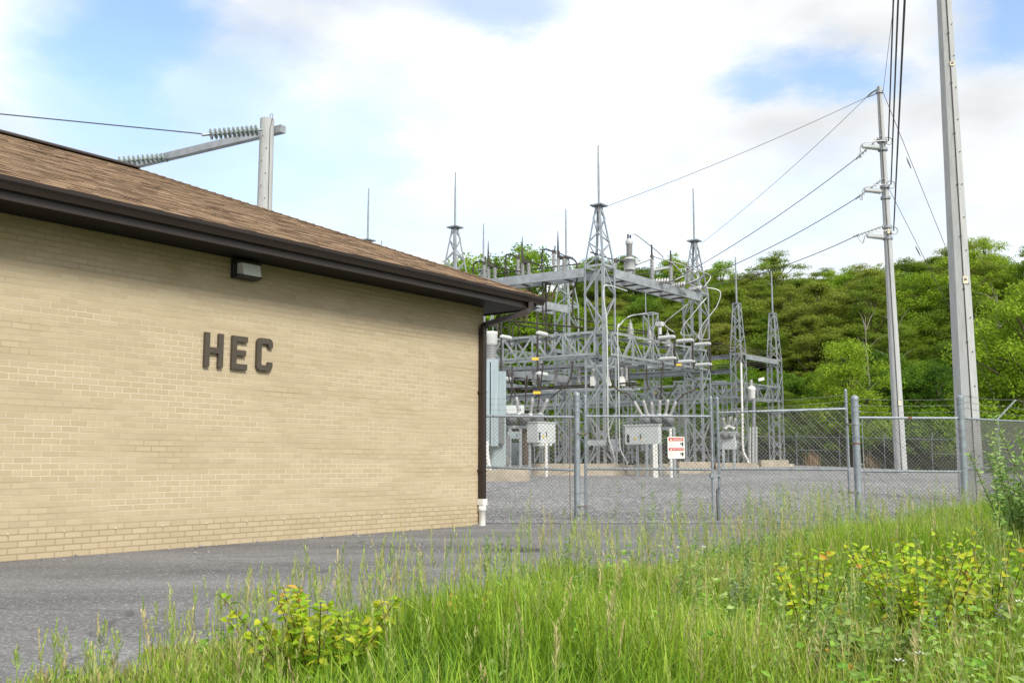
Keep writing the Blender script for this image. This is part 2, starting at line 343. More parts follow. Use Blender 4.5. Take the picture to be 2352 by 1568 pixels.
def asphalt_mat():
    m = bpy.data.materials.new('worn asphalt'); m.use_nodes = True; t = m.node_tree; b = t.nodes['Principled BSDF']; L = t.links.new
    tc = N(t, 'ShaderNodeTexCoord'); n1 = N(t, 'ShaderNodeTexNoise'); n1.inputs['Scale'].default_value = .55; n1.inputs['Detail'].default_value = 7; n1.inputs['Roughness'].default_value = .62
    mp = N(t, 'ShaderNodeMapping'); mp.inputs['Rotation'].default_value = (0, 0, R(-53)); mp.inputs['Scale'].default_value = (.45, 1.6, 1); L(tc.outputs['Object'], mp.inputs[0]); L(mp.outputs[0], n1.inputs[0])
    cr = N(t, 'ShaderNodeValToRGB'); e = cr.color_ramp.elements; e[0].position = .32; e[0].color = (.11, .11, .113, 1); e[1].position = .68; e[1].color = (.205, .205, .21, 1); L(n1.outputs[0], cr.inputs[0])
    vo = N(t, 'ShaderNodeTexVoronoi'); vo.inputs['Scale'].default_value = 95; L(tc.outputs['Object'], vo.inputs[0])
    sp = N(t, 'ShaderNodeSeparateColor'); L(vo.outputs['Color'], sp.inputs[0])
    r = N(t, 'ShaderNodeMapRange'); r.inputs[3].default_value = .6; r.inputs[4].default_value = 1.4; L(sp.outputs[0], r.inputs[0])
    x = N(t, 'ShaderNodeMix', data_type='RGBA', blend_type='MULTIPLY'); x.inputs[0].default_value = 1; L(cr.outputs[0], x.inputs[6]); L(r.outputs[0], x.inputs[7])
    # bright aggregate chips
    v2 = N(t, 'ShaderNodeTexVoronoi'); v2.inputs['Scale'].default_value = 60; L(tc.outputs['Object'], v2.inputs[0]); s2 = N(t, 'ShaderNodeSeparateColor'); L(v2.outputs['Color'], s2.inputs[0])
    g = N(t, 'ShaderNodeMath', operation='GREATER_THAN'); g.inputs[1].default_value = .93; L(s2.outputs[1], g.inputs[0])
    g2 = N(t, 'ShaderNodeMath', operation='MULTIPLY'); g2.inputs[1].default_value = .55; L(g.outputs[0], g2.inputs[0])
    x2 = N(t, 'ShaderNodeMix', data_type='RGBA'); x2.inputs[7].default_value = (.42, .42, .43, 1); L(g2.outputs[0], x2.inputs[0]); L(x.outputs[2], x2.inputs[6])
    # cracks
    wn = N(t, 'ShaderNodeTexNoise'); wn.inputs['Scale'].default_value = 1.2; wn.inputs['Detail'].default_value = 8; L(tc.outputs['Object'], wn.inputs[0])
    wa = N(t, 'ShaderNodeVectorMath', operation='MULTIPLY_ADD'); wa.inputs[1].default_value = (.9, .9, 0); L(wn.outputs['Color'], wa.inputs[0]); L(tc.outputs['Object'], wa.inputs[2])
    vc = N(t, 'ShaderNodeTexVoronoi', feature='DISTANCE_TO_EDGE'); vc.inputs['Scale'].default_value = .33; L(wa.outputs[0], vc.inputs[0])
    rc = N(t, 'ShaderNodeMapRange'); rc.inputs[1].default_value = .001; rc.inputs[2].default_value = .0055; rc.inputs[3].default_value = .45; rc.inputs[4].default_value = 0; L(vc.outputs['Distance'], rc.inputs[0])
    x3 = N(t, 'ShaderNodeMix', data_type='RGBA'); x3.inputs[7].default_value = (.025, .025, .026, 1); L(rc.outputs[0], x3.inputs[0]); L(x2.outputs[2], x3.inputs[6])
    sp_ = at(1182, 1256, 11.9); sv = N(t, 'ShaderNodeVectorMath', operation='SUBTRACT'); sv.inputs[1].default_value = (sp_.x, sp_.y, 0); L(wa.outputs[0], sv.inputs[0])
    s3_ = N(t, 'ShaderNodeVectorMath', operation='SUBTRACT'); s3_.inputs[1].default_value = (.45, .45, 0); L(sv.outputs[0], s3_.inputs[0])
    sm = N(t, 'ShaderNodeVectorMath', operation='MULTIPLY'); sm.inputs[1].default_value = (1 / .5, 1 / .35, 0); L(s3_.outputs[0], sm.inputs[0])
    sl_ = N(t, 'ShaderNodeVectorMath', operation='LENGTH'); L(sm.outputs[0], sl_.inputs[0])
    sr = N(t, 'ShaderNodeMapRange', interpolation_type='SMOOTHSTEP'); sr.inputs[1].default_value = 1; sr.inputs[2].default_value = .6; sr.inputs[3].default_value = 0; sr.inputs[4].default_value = .75; L(sl_.outputs['Value'], sr.inputs[0])
    x4 = N(t, 'ShaderNodeMix', data_type='RGBA'); x4.inputs[7].default_value = (.03, .03, .032, 1); L(sr.outputs[0], x4.inputs[0]); L(x3.outputs[2], x4.inputs[6]); x3 = x4
    L(x3.outputs[2], b.inputs['Base Color']); b.inputs['Roughness'].default_value = .85; b.inputs['Specular IOR Level'].default_value = .35
    bp = N(t, 'ShaderNodeBump'); bp.inputs['Strength'].default_value = .7; bp.inputs['Distance'].default_value = .008; L(vo.outputs['Distance'], bp.inputs['Height']); L(bp.outputs[0], b.inputs['Normal'])
    return m
M['asphalt'] = asphalt_mat()
def gravel_mat():
    m = bpy.data.materials.new('crushed grey gravel'); m.use_nodes = True; t = m.node_tree; b = t.nodes['Principled BSDF']; L = t.links.new
    tc = N(t, 'ShaderNodeTexCoord'); vo = N(t, 'ShaderNodeTexVoronoi'); vo.inputs['Scale'].default_value = 24; L(tc.outputs['Object'], vo.inputs[0])
    sp = N(t, 'ShaderNodeSeparateColor'); L(vo.outputs['Color'], sp.inputs[0])
    cr = N(t, 'ShaderNodeValToRGB'); e = cr.color_ramp.elements; e[0].position = .0; e[0].color = (.19, .188, .195, 1); e[1].position = 1; e[1].color = (.82, .81, .82, 1); k = e.new(.55); k.color = (.44, .435, .445, 1); L(sp.outputs[0], cr.inputs[0])
    n = N(t, 'ShaderNodeTexNoise'); n.inputs['Scale'].default_value = .35; n.inputs['Detail'].default_value = 5; L(tc.outputs['Object'], n.inputs[0])
    r = N(t, 'ShaderNodeMapRange'); r.inputs[1].default_value = .3; r.inputs[2].default_value = .7; r.inputs[3].default_value = .85; r.inputs[4].default_value = 1.15; L(n.outputs[0], r.inputs[0])
    x = N(t, 'ShaderNodeMix', data_type='RGBA', blend_type='MULTIPLY'); x.inputs[0].default_value = 1; L(cr.outputs[0], x.inputs[6]); L(r.outputs[0], x.inputs[7])
    de = N(t, 'ShaderNodeMapRange'); de.inputs[1].default_value = .25; de.inputs[2].default_value = .75; de.inputs[3].default_value = 1; de.inputs[4].default_value = .3; L(vo.outputs['Distance'], de.inputs[0])
    x2 = N(t, 'ShaderNodeMix', data_type='RGBA', blend_type='MULTIPLY'); x2.inputs[0].default_value = 1; L(x.outputs[2], x2.inputs[6]); L(de.outputs[0], x2.inputs[7])
    L(x2.outputs[2], b.inputs['Base Color']); b.inputs['Roughness'].default_value = .9; b.inputs['Specular IOR Level'].default_value = .2
    bp = N(t, 'ShaderNodeBump', invert=True); bp.inputs['Strength'].default_value = 1; bp.inputs['Distance'].default_value = .05; L(vo.outputs['Distance'], bp.inputs['Height']); L(bp.outputs[0], b.inputs['Normal'])
    return m
M['gravel'] = gravel_mat()
M['soil'] = mat('leafy soil', (.055, .07, .022), .95, 0, .45, 1.5, .5, 12, .1)

# ------------------------------------------------------------------ ground
CP = V((8.15, 18.1, 0))                                   # corner post of the yard fence
PB = 42.0                                                 # the back fence, metres along AX from the corner post
def pq(x, y): dx, dy = x - CP.x, y - CP.y; return dx * AX.x + dy * AX.y, dx * BX.x + dy * BX.y
def from_pq(p, q): return CP + AX * p + BX * q
def sstep(t): t = max(0, min(1, t)); return t * t * (3 - 2 * t)
def gz(x, y):                                             # height of the yard surface
    t = max(0, min(1, (y - 18.6) / 45)); z = .95 * (1 - (1 - t) ** 1.7)
    return z - .04 * max(0, x - 17) * sstep(t * 1.5)
def hill(x, y):
    p, q = pq(x, y); s = p - PB - 2
    if s <= 0: return 0
    k = 1.08 + .06 * math.sin(q * .11 + 1) + (.003 if q > 0 else -.001) * max(-40, min(40, q))
    return k * (11.0 * sstep(s / 42) + .035 * min(s, 90)) * sstep((120 - q) / 55) * sstep((q + 190) / 90)
def ground_z(x, y):
    g = gz(x, y) if y > 18 else 0
    return g - .14 * sstep((y - 17.5) / 2) - .03 + hill(x, y) + .05 * math.sin(x * 1.3) * math.sin(y * 1.1) * (0 if y < 19 else 1)
def grid_sheet(name, xs, ys, zf, m, keep=None):
    b = MB(); nx, ny = len(xs), len(ys)
    b.v = [(x, y, zf(x, y)) for y in ys for x in xs]
    for j in range(ny - 1):
        for i in range(nx - 1):
            if keep and not keep(xs[i], ys[j]): continue
            b.f.append((j * nx + i, j * nx + i + 1, (j + 1) * nx + i + 1, (j + 1) * nx + i)); b.uv.append(None); b.sm.append(True)
    return b.build(name, m)
far = [300, 600, 1200, 3000]
xs = [-x for x in far[::-1]] + list(np.arange(-150, 190, 3.0)) + far
ys = [-x for x in far[::-1]] + list(np.arange(-60, 17, 7.0)) + list(np.arange(17.5, 190, 3.0)) + far
tag(grid_sheet('ground', [float(x) for x in xs], [float(y) for y in ys], ground_z, M['soil']), 'leafy soil under the grass and the wooded hillside', kind='structure')
# asphalt drive between the building and the grass
EA = V((.607, .794, 0)); EN = V((.794, -.607, 0)); E0 = V((-2.2, 4.2, 0))   # grass edge line: E0 + t*EA, grass on +EN
b = MB()
edge = []
rng = np.random.default_rng(3)
for i in range(-90, 80):
    t = i * .25; e = E0 + EA * t + EN * (.25 + .12 * math.sin(t * 2.1) + .06 * math.sin(t * 5.3 + 1) + rng.uniform(-.03, .03))
    if e.y > 17.2: break
    edge.append(e)
for i in range(len(edge) - 1):
    p, q = edge[i], edge[i + 1]
    b.face([(p.x, p.y, 0), (q.x, q.y, 0), (q.x - 40, q.y, 0), (p.x - 40, p.y, 0)][::1])
tag(b.build('driveway', M['asphalt']), 'worn grey asphalt drive along the brick wall', kind='structure')
b = MB(); last = edge[-1]
n = 60
xs2 = np.linspace(-30, last.x, n)
for i in range(n - 1):
    f = lambda x: 17.42 + .05 * math.sin(x * 2.7) + .03 * math.sin(x * 7)
    x0, x1 = float(xs2[i]), float(xs2[i + 1])
    b.face([(x0, last.y, 0), (x1, last.y, 0), (x1, f(x1), 0), (x0, f(x0), 0)])
tag(b.build('apron', M['asphalt']), 'strip of asphalt in front of the gates', kind='structure')
# gravel yard, laid out along the fences
b = MB(); P_ = np.arange(-46, PB + .9, 1.1); Q_ = np.arange(-.4, 75, 1.1)
for p in P_:
    for q in Q_:
        w_ = from_pq(float(p), float(q)); y = max(w_.y, 17.25); b.v.append((w_.x, y, gz(w_.x, y) + (.006 if y < 18 else .012)))
nq = len(Q_)
for i in range(len(P_) - 1):
    for j in range(nq - 1):
        q = (i * nq + j, (i + 1) * nq + j, (i + 1) * nq + j + 1, i * nq + j + 1)
        if all(b.v[k][1] <= 17.2501 for k in q): continue
        b.f.append(q); b.uv.append(None); b.sm.append(True)
tag(b.build('gravel_yard', M['gravel']), 'grey crushed stone of the substation yard', kind='structure')

# ------------------------------------------------------------------ brick building
C0 = V((-.485, 16.8, 0)); LW, DW = 17.0, 8.3
def W(l, d, z): return C0 - EA * l + EN * d + Z * z      # l along the wall to the left, d outwards
bld = thing('brick_building', 'low buff brick building with brown hipped shingle roof and dark eaves', 'building', C0)
b = MB(); zt = 3.66
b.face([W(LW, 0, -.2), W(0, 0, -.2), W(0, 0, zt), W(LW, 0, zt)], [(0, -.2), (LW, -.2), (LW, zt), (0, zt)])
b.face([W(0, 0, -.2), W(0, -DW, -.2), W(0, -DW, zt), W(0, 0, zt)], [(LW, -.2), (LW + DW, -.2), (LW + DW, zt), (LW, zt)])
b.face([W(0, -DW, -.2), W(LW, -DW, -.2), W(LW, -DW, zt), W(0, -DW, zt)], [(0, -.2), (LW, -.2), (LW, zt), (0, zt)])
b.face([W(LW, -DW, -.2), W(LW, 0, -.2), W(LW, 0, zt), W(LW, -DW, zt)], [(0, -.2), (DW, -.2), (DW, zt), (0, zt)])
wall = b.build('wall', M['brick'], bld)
for k in range(26):                                       # weep-hole stubs in the fourth course
    b = MB(); c = W(.55 + k * .61, .004, .285); b.lathe(c - EN * .01, EN - Z * .5, [(.006, 0), (.006, .025)], 6); b.build('weep_tube', M['pvc'], wall)
OV = .64                                                  # overhang to the fascia
b = MB()
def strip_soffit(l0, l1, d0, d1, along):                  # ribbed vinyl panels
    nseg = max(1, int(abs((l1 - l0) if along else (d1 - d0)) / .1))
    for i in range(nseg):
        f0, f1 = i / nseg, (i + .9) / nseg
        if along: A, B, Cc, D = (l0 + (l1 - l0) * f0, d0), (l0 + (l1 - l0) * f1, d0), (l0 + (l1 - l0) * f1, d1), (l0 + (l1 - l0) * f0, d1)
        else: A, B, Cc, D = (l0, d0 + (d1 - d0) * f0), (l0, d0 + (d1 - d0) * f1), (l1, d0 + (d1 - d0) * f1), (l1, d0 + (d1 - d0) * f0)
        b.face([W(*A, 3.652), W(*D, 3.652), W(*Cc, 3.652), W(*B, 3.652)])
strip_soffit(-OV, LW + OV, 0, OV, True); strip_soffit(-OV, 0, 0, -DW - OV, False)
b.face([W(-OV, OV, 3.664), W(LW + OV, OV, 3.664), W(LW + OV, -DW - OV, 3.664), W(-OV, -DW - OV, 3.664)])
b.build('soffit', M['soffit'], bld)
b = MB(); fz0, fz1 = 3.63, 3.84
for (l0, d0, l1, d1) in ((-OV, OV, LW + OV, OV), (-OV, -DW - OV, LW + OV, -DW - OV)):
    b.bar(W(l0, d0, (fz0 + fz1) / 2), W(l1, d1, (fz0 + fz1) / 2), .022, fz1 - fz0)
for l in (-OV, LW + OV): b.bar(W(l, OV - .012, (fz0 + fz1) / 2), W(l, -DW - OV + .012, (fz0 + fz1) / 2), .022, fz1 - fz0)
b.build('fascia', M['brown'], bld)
gut = [(.012, 3.845), (.012, 3.72), (.075, 3.72), (.085, 3.745), (.10, 3.775), (.128, 3.80), (.132, 3.84), (.122, 3.84), (.118, 3.808), (.09, 3.783), (.072, 3.735), (.022, 3.735), (.022, 3.845)]
b = MB()
def gutter(Pf, l0, l1):
    for i in range(len(gut) - 1):
        (d0, z0), (d1, z1) = gut[i], gut[i + 1]
        b.face([Pf(l0, d0, z0), Pf(l1, d0, z0), Pf(l1, d1, z1), Pf(l0, d1, z1)])
    for l in (l0, l1): b.face([Pf(l, d, z) for d, z in gut[:7]])
    for k in range(int((l1 - l0) / .6)):
        l = l0 + .3 + k * .6; b.bar(Pf(l, .02, 3.848), Pf(l, .125, 3.843), .02, .004)
gutter(lambda l, d, z: W(l, OV + d, z), -OV - .13, LW + OV + .13)
b.build('gutter', M['brown'], bld)
b = MB(); gutter(lambda l, d, z: W(-OV - d, OV + .1 - l, z), .1, DW + 2 * OV + .1); b.build('gutter', M['brown'], bld)
b = MB()
dp = [W(-.40, OV + .07, 3.73), W(-.40, OV + .07, 3.61), W(-.35, OV + .03, 3.56), W(.06, .12, 3.35), W(.10, .065, 3.29), W(.10, .065, 3.2), W(.10, .065, .40)]
for i in range(len(dp) - 1): b.bar(dp[i], dp[i + 1] + (dp[i + 1] - dp[i]).normalized() * .015, .085, .085 if i < 3 else .1, up=EN if i > 2 else None)
for z in (.9, 2.2): b.bar(W(.04, .058, z), W(.16, .058, z), .105, .03)
ds = b.build('downspout', M['brown'], bld)
b = MB(); q = W(.10, .066, 0)
b.box(q + Z * .385, EA * .062, EN * .06, Z * .05)
b.lathe(q, Z, [(.056, -.02), (.056, .235), (.066, .24), (.066, .30), (.058, .305), (.058, .335)], 16)
b.build('drain_adapter', M['pvc'], ds)
# roof: courses of laminated shingles on the front slope
ES = .4167; EZ = 3.862; ED = OV + .045; DEP = (DW + 2 * ED) / 2
def Rf(l, e, z=0): return W(l, ED - e, EZ + e * ES + z)
rv, rf, rc_ = [], [], []
nrow = 38; step = DEP / nrow
pal = np.array([(.235, .155, .092), (.205, .132, .077), (.28, .19, .118), (.145, .092, .054), (.095, .06, .04)])
rs = np.random.default_rng(11)
for k in range(nrow):
    e0, e1 = k * step, (k + 1) * step + .02
    l = -ED + e0; lend = LW + ED - e0
    while l < lend:
        wd = rs.uniform(.10, .34); l1 = min(l + wd, lend); th = rs.choice([.006, .011], p=[.55, .45]); bl = math.sin(l * 3.1 + k * .9) * math.sin(l * 1.7 - k * .55 + 2) ; c = pal[rs.choice(5, p=[.34, .3, .24, .09, .03])] * rs.uniform(.9, 1.1) * (1 - .35 * max(0, bl - .25))
        l0c = max(l, -ED + e1) if l < -ED + e1 else l
        P0, P1, P2, P3 = Rf(l, e0, th), Rf(l1, e0, th), Rf(min(l1, LW + ED - e1) if l1 > LW + ED - e1 else max(l1, -ED + e1), e1, .003), Rf(min(l0c, LW + ED - e1), e1, .003)
        b0 = len(rv); rv += [Rf(l, e0, -.003), Rf(l1, e0, -.003), P0, P1, P0, P1, P2, P3]
        rf += [(b0, b0 + 1, b0 + 3, b0 + 2), (b0 + 4, b0 + 5, b0 + 6, b0 + 7)]; rc_ += [pal[4] * .5] * 4 + [c] * 4  # butt faces coloured dark to paint the shadow line of each course
        l = l1
roof = np_mesh('roof', np.array([tuple(p) for p in rv]), np.array(rf), M['shingle'], bld, np.array(rc_), smooth=False)
b = MB()                                                  # the other three slopes
A0, A1, R0, R1, B0, B1 = W(-ED, ED, EZ), W(LW + ED, ED, EZ), Rf(-ED + DEP, DEP), Rf(LW + ED - DEP, DEP), W(-ED, ED - 2 * DEP, EZ), W(LW + ED, ED - 2 * DEP, EZ)
b.face([A0, R0, B0]); b.face([A1, B1, R1]); b.face([B0, R0, R1, B1])
b.build('rear_slopes', M['shingle_plain'], roof)
b = MB()
b.prism([(-.17, -.05), (-.17, -.03), (0, .045), (.17, -.03), (.17, -.05)], R0 + EA * .05 + Z * .02, EN, Z, R1 - R0 - EA * .1)
b.build('ridge_cap', M['ridge'], roof)
b = MB(); hd = (R0 - A0); hl = hd.length; nc = int(hl / .14)
for i in range(nc):
    p = A0 + hd * (i / nc); q = A0 + hd * ((i + 1.25) / nc); s_ = EA.cross(Z)
    for sgn, dirv in ((1, -EA), (-1, -EN)):
        o1 = dirv * .13
        b.face([p + Z * .03, p + o1 + Z * .02, q + o1 + Z * .008, q + Z * .012]); b.face([p + Z * .0, p + o1 + Z * .0, p + o1 + Z * .02, p + Z * .03])
b.build('hip_cap', M['shingle_plain'], roof)
rs2 = np.random.default_rng(5); b = MB()
for k in range(110):
    l = rs2.uniform(-.3, 12.5); d = abs(rs2.normal(0, .16)) + .03 if rs2.uniform() < .55 else rs2.uniform(.1, 3.5); r_ = rs2.uniform(.006, .018) * (1.25 if d < .3 else 1); c = W(l, d, r_ * .5)
    e = [V(rs2.normal(0, 1, 3)).normalized() for _ in range(2)]; a_ = e[0]; bb = a_.cross(e[1]).normalized(); cc = a_.cross(bb)
    b.box(c, a_ * r_, bb * r_ * rs2.uniform(.5, .9), cc * r_ * rs2.uniform(.4, .8))
tag(b.build('gravel_crumbs', M['crumb']), 'loose pale stone crumbs along the foot of the brick wall', 'gravel', kind='stuff')
# letters
def wall_l(u, z=2.5):                                     # distance along the wall for a photo column
    lo, hi = -1.0, 12.0
    for _ in range(50):
        m_ = (lo + hi) / 2
        if proj_u(W(m_, 0, z)) > u: lo = m_
        else: hi = m_
    return (lo + hi) / 2
def wall_z(l, v):
    P_ = W(l, 0, 0); return at(proj_u(W(l, 0, 2.5)), v, P_.y).z
sgn = thing('wall_letters', 'raised brown metal letters reading HEC on the brick wall', 'sign', W(wall_l(548), 0, 2.3))
LH = .43
def letter(poly_list, u0, v_bot):
    l0 = wall_l(u0); o = W(l0, .012, wall_z(l0, v_bot)); b = MB()
    for poly in poly_list: b.prism(poly, o, EA, Z, EN * .038)
    return b.build('letter', M['letter'], sgn)
k_ = .072
letter([[(0, 0), (k_, 0), (k_, .175), (.205, .175), (.205, 0), (.277, 0), (.277, LH), (.205, LH), (.205, .247), (k_, .247), (k_, LH), (0, LH)]], 466, 841)
letter([[(0, 0), (.242, 0), (.242, .072), (k_, .072), (k_, .178), (.218, .178), (.218, .25), (k_, .25), (k_, .358), (.242, .358), (.242, LH), (0, LH)]], 528.5, 847)
letter([[(.05, 0), (.205, 0), (.24, .018), (.258, .052), (.258, .12), (.186, .12), (.186, .085), (.172, .072), (.088, .072), (.074, .086), (.074, .344), (.088, .358), (.172, .358), (.186, .345), (.186, .31), (.258, .31), (.258, .378), (.24, .412), (.205, LH), (.05, LH), (.016, .412), (0, .378), (0, .052), (.016, .018)]], 585.5, 850)
# wall lamp
ll = wall_l(577, 3.2); lz = wall_z(ll, 647)
wl = thing('wall_lamp', 'dark bronze wall lamp with ribbed glass front under the eave', 'lamp', W(ll, 0, lz))
o = W(ll, 0, lz); sl = -EA
b = MB(); Wd = .36
b.prism([(.003, 0.0), (.05, 0.0), (.12, .0), (.19, .02), (.195, .035), (.05, .04), (.05, .205), (.175, .195), (.175, .21), (.04, .245), (.003, .245)], o + EA * .02, EN, Z, sl * Wd)
b.box(o + EA * .013 + EN * .06 + Z * .12, EA * .006, EN * .055, Z * .12)
b.build('housing', M['black'], wl)
b = MB(); b.prism([(.055, .042), (.193, .037), (.165, .192), (.055, .20)], o + EA * .002, EN, Z, sl * (Wd - .08))
b.build('lens', M['lens'], wl)

# ------------------------------------------------------------------ substation
def on_line(A, B, u):
    lo, hi = -.5, 1.6; A, B = V(A), V(B); inc = proj_u(A.lerp(B, 1.5)) > proj_u(A.lerp(B, -.4))
    for _ in range(50):
        m_ = (lo + hi) / 2
        if (proj_u(A.lerp(B, m_)) < u) == inc: lo = m_
        else: hi = m_
    return A.lerp(B, lo)
def pt(zx, zy, ox, oy, s): return ((ox + zx / s) * .9408, (oy + zy / s) * .9408)   # enlarged view -> photo pixels
def z4(x, y): return pt(x, y, 1180, 560, 5.228)
def z5(x, y): return pt(x, y, 1480, 560, 5.227)
def z6(x, y): return pt(x, y, 1180, 840, 4.613)
def z7(x, y): return pt(x, y, 1440, 780, 4.125)
ZB = at(1378, 614, 41).z; ZP = at(1378, 474, 41).z; ZR = at(1368, 334, 41).z
ZTt, ZTb = at(1388, 757, 40.2).z, at(1388, 813, 40.2).z  # top and bottom of the middle trusses
def base_pt(u, Y): P_ = at(u, 700, Y); return V((P_.x, P_.y, 0))
T1, T2, T3, T4 = base_pt(1378, 41), base_pt(1598, 47.7), base_pt(1044, 44.9), base_pt(1301, 51.6)
T5, T6 = base_pt(842, 47.6), base_pt(1110, 54)
T7, T8 = base_pt(1692, 50), base_pt(1774, 53.3)
def tower(c, s, ztop, zplate, zrod, label, wl=.10, pad=True, taper=0.0, npan=7, nsp=5, lw=.072, se=.22):
    g = gz(c.x, c.y); zb = g + .16
    t = thing('lattice_tower', label, 'tower', c + Z * g, 'lattice steel towers of the substation')
    cor = [(-1, -1), (1, -1), (1, 1), (-1, 1)]
    def cp(i, f, s0=s, s1=s, za=zb, zb_=ztop):
        k = s0 + (s1 - s0) * f; a, q = cor[i % 4]; return c + AX * (a * k / 2) + BX * (q * k / 2) + Z * (za + (zb_ - za) * f)
    s1 = s * (1 - taper)
    for i in range(4):
        a, q = cor[i]; b = MB(); b.angle(cp(i, 0, s, s1), cp(i, 1, s, s1), wl, AX * -a, BX * -q); b.build('leg', M['galv'], t)
    b = MB()
    for i in range(4):
        for k in range(npan):
            f0, f1 = k / npan, (k + 1) / npan
            p, q = (cp(i, f0, s, s1), cp(i + 1, f1, s, s1)) if (k + i) % 2 else (cp(i + 1, f0, s, s1), cp(i, f1, s, s1))
            out = (cp(i, .5) + cp(i + 1, .5) - c * 2); out.z = 0
            b.bar(p, q, .02, lw, up=out.cross(q - p))
        for f in (0.0, ) if npan < 3 else (.5, 1.0):
            b.bar(cp(i, f, s, s1), cp(i + 1, f, s, s1), .02, lw * 1.3)
    b.build('bracing', M['galv'], t)
    if zplate:
        b = MB()
        for i in range(4):
            a, q = cor[i]; b.angle(cp(i, 0, s1, se, ztop, zplate), cp(i, 1, s1, se, ztop, zplate), wl * .8, AX * -a, BX * -q)
            for k in range(nsp):
                f0, f1 = k / nsp, (k + 1) / nsp
                p, q_ = (cp(i, f0, s1, se, ztop, zplate), cp(i + 1, f1, s1, se, ztop, zplate)) if (k + i) % 2 else (cp(i + 1, f0, s1, se, ztop, zplate), cp(i, f1, s1, se, ztop, zplate))
                b.bar(p, q_, .018, lw * .85)
        sp = b.build('spire', M['galv'], t)
        b = MB(); b.box(c + Z * (zplate + .03), AX * (.28 if se < .25 else se * .55), BX * (.28 if se < .25 else se * .55), Z * .03); b.build('cap_plate', M['galv_dull'], sp)
        b = MB(); zz = zrod - zplate; b.tube([c + Z * (zplate + .05), c + Z * (zplate + zz * .55), c + Z * zrod], [.05, .045, .03], 8); b.build('lightning_rod', M['galv_dull'], t)
    if pad:
        b = MB(); b.box(c + Z * (g - .05), AX * (s / 2 + .35), BX * (s / 2 + .35), Z * .21); b.build('footing', M['pad'], t)
    return t
tower(T1, .95, ZB, ZP, ZR, 'tallest lattice tower at the corner of the frame, spire topped by a long rod')
tower(T2, .95, ZB, ZP, ZR, 'lattice tower taking the three line wires at the far end of the right beam')
tower(T3, .95, ZB, ZP, ZR, 'lattice tower whose spire and rod rise over the eave corner of the brick building')
tower(T4, .95, ZB, ZP, ZR, 'lattice tower behind the left beam, its foot just behind the post left of the gates')
tower(T5, .95, ZB, ZP, ZR, 'lattice tower mostly hidden by the roof, only its tip and rod showing above shingles')
tower(T6, .8, at(1110, 660, 54).z, at(1110, 622, 54).z, at(1110, 514, 54).z, 'far lattice tower with a short spire and thin rod beside the roof corner', .07)
Z7 = at(1692, 813, 50).z
tower(T7, .62, Z7, at(1692, 699, 50).z, at(1687, 590, 50).z, 'slim lattice tower with white conduit at its foot, nearer of the low pair', .07, lw=.05, se=.32)
tower(T8, .62, Z7, at(1774, 722, 53.3).z, at(1770, 623, 53.3).z, 'slim lattice tower farthest towards the wooded hill, end of the low bay', .07, lw=.05, se=.32)
c5 = at(876, 640, 58)
b = MB(); b.tube([V((c5.x, c5.y, gz(c5.x, c5.y))), at(876, 553, 58)], [.10, .03], 8)
tag(b.build('lightning_mast', M['galv_dull']), 'thin mast tip just showing over the brown roof', 'mast')
# channel box beams
def ladder_beam(A, B, z, h, half, label, stubs=True):
    A, B = V(A), V(B); d = (B - A).normalized(); side = V((d.y, -d.x, 0))
    t = thing('box_beam', label, 'beam', A + Z * (z - h)); k = 0
    for sg in (1, -1):
        b = MB(); b.channel(A + side * half * sg + Z * (z - h / 2), B + side * half * sg + Z * (z - h / 2), h, .09, side * sg); b.build('channel', M['galv'], t)
    b = MB(); n = int((B - A).length / 1.05)
    for i in range(1, n): p = A.lerp(B, i / n); b.bar(p - side * (half - .01) + Z * (z - h + .05), p + side * (half - .01) + Z * (z - h + .05), .06, .07)
    b.build('rung', M['dark_metal'], t)['kind'] = 'stuff'
    return t
hb = .475
ladder_beam(T1 - (T1 - T2).normalized() * 0.0 + (T2 - T1).normalized() * hb, T2 - (T2 - T1).normalized() * hb, ZB - .05, .38, hb, 'long grey channel beam between tallest tower and the line wire tower')
ladder_beam(T1 + (T3 - T1).normalized() * hb, T3 - (T3 - T1).normalized() * hb, ZB - .05, .38, hb, 'long grey channel beam running from the tallest tower to behind the roof corner')
ladder_beam(T3 + (T4 - T3).normalized() * hb, T4 - (T4 - T3).normalized() * hb, ZB - .05, .38, hb, 'grey channel beam coming from behind the gutter end to the tower beyond')
zl = ZTb + .05
ladder_beam(T3 + (T4 - T3).normalized() * hb, T4 - (T4 - T3).normalized() * hb, zl, .34, hb, 'low heavy channel beam from beside the transformer to the tower behind left gate post')
# lattice trusses
def truss(A, B, z0, z1, half, label, npan, wd=.095, m='galv'):
    A, B = V(A), V(B); d = (B - A).normalized(); side = V((d.y, -d.x, 0)); t = thing('lattice_truss', label, 'truss', A + Z * z0)
    def q(f, s_, z): return A.lerp(B, f) + side * half * s_ + Z * z
    for nm, z in (('top_chord', z1), ('bottom_chord', z0)):
        b = MB()
        for s_ in (-1, 1): b.angle(q(0, s_, z), q(1, s_, z), wd, side * -s_, Z * (1 if z == z0 else -1))
        n2 = npan
        for i in range(n2): b.bar(q(i / n2, -1 if i % 2 else 1, z), q((i + 1) / n2, 1 if i % 2 else -1, z), .05, .012)
        b.build(nm, M[m], t)
    b = MB()
    for s_ in (-1, 1):
        for i in range(npan):
            f0, f1 = i / npan, (i + 1) / npan
            b.bar(q(f0, s_, z0 if i % 2 else z1), q(f1, s_, z1 if i % 2 else z0), .02, wd * .85, up=side.cross(d))
            if i % 2 == 0: b.bar(q(f0, s_, z0), q(f0, s_, z1), .02, wd * .85, up=d)
    b.build('web_bracing', M[m], t); return t
truss(T1, T2, ZTb, ZTt, hb + .06, 'lattice truss between tallest tower and line wire tower, carrying six white insulators', 10)
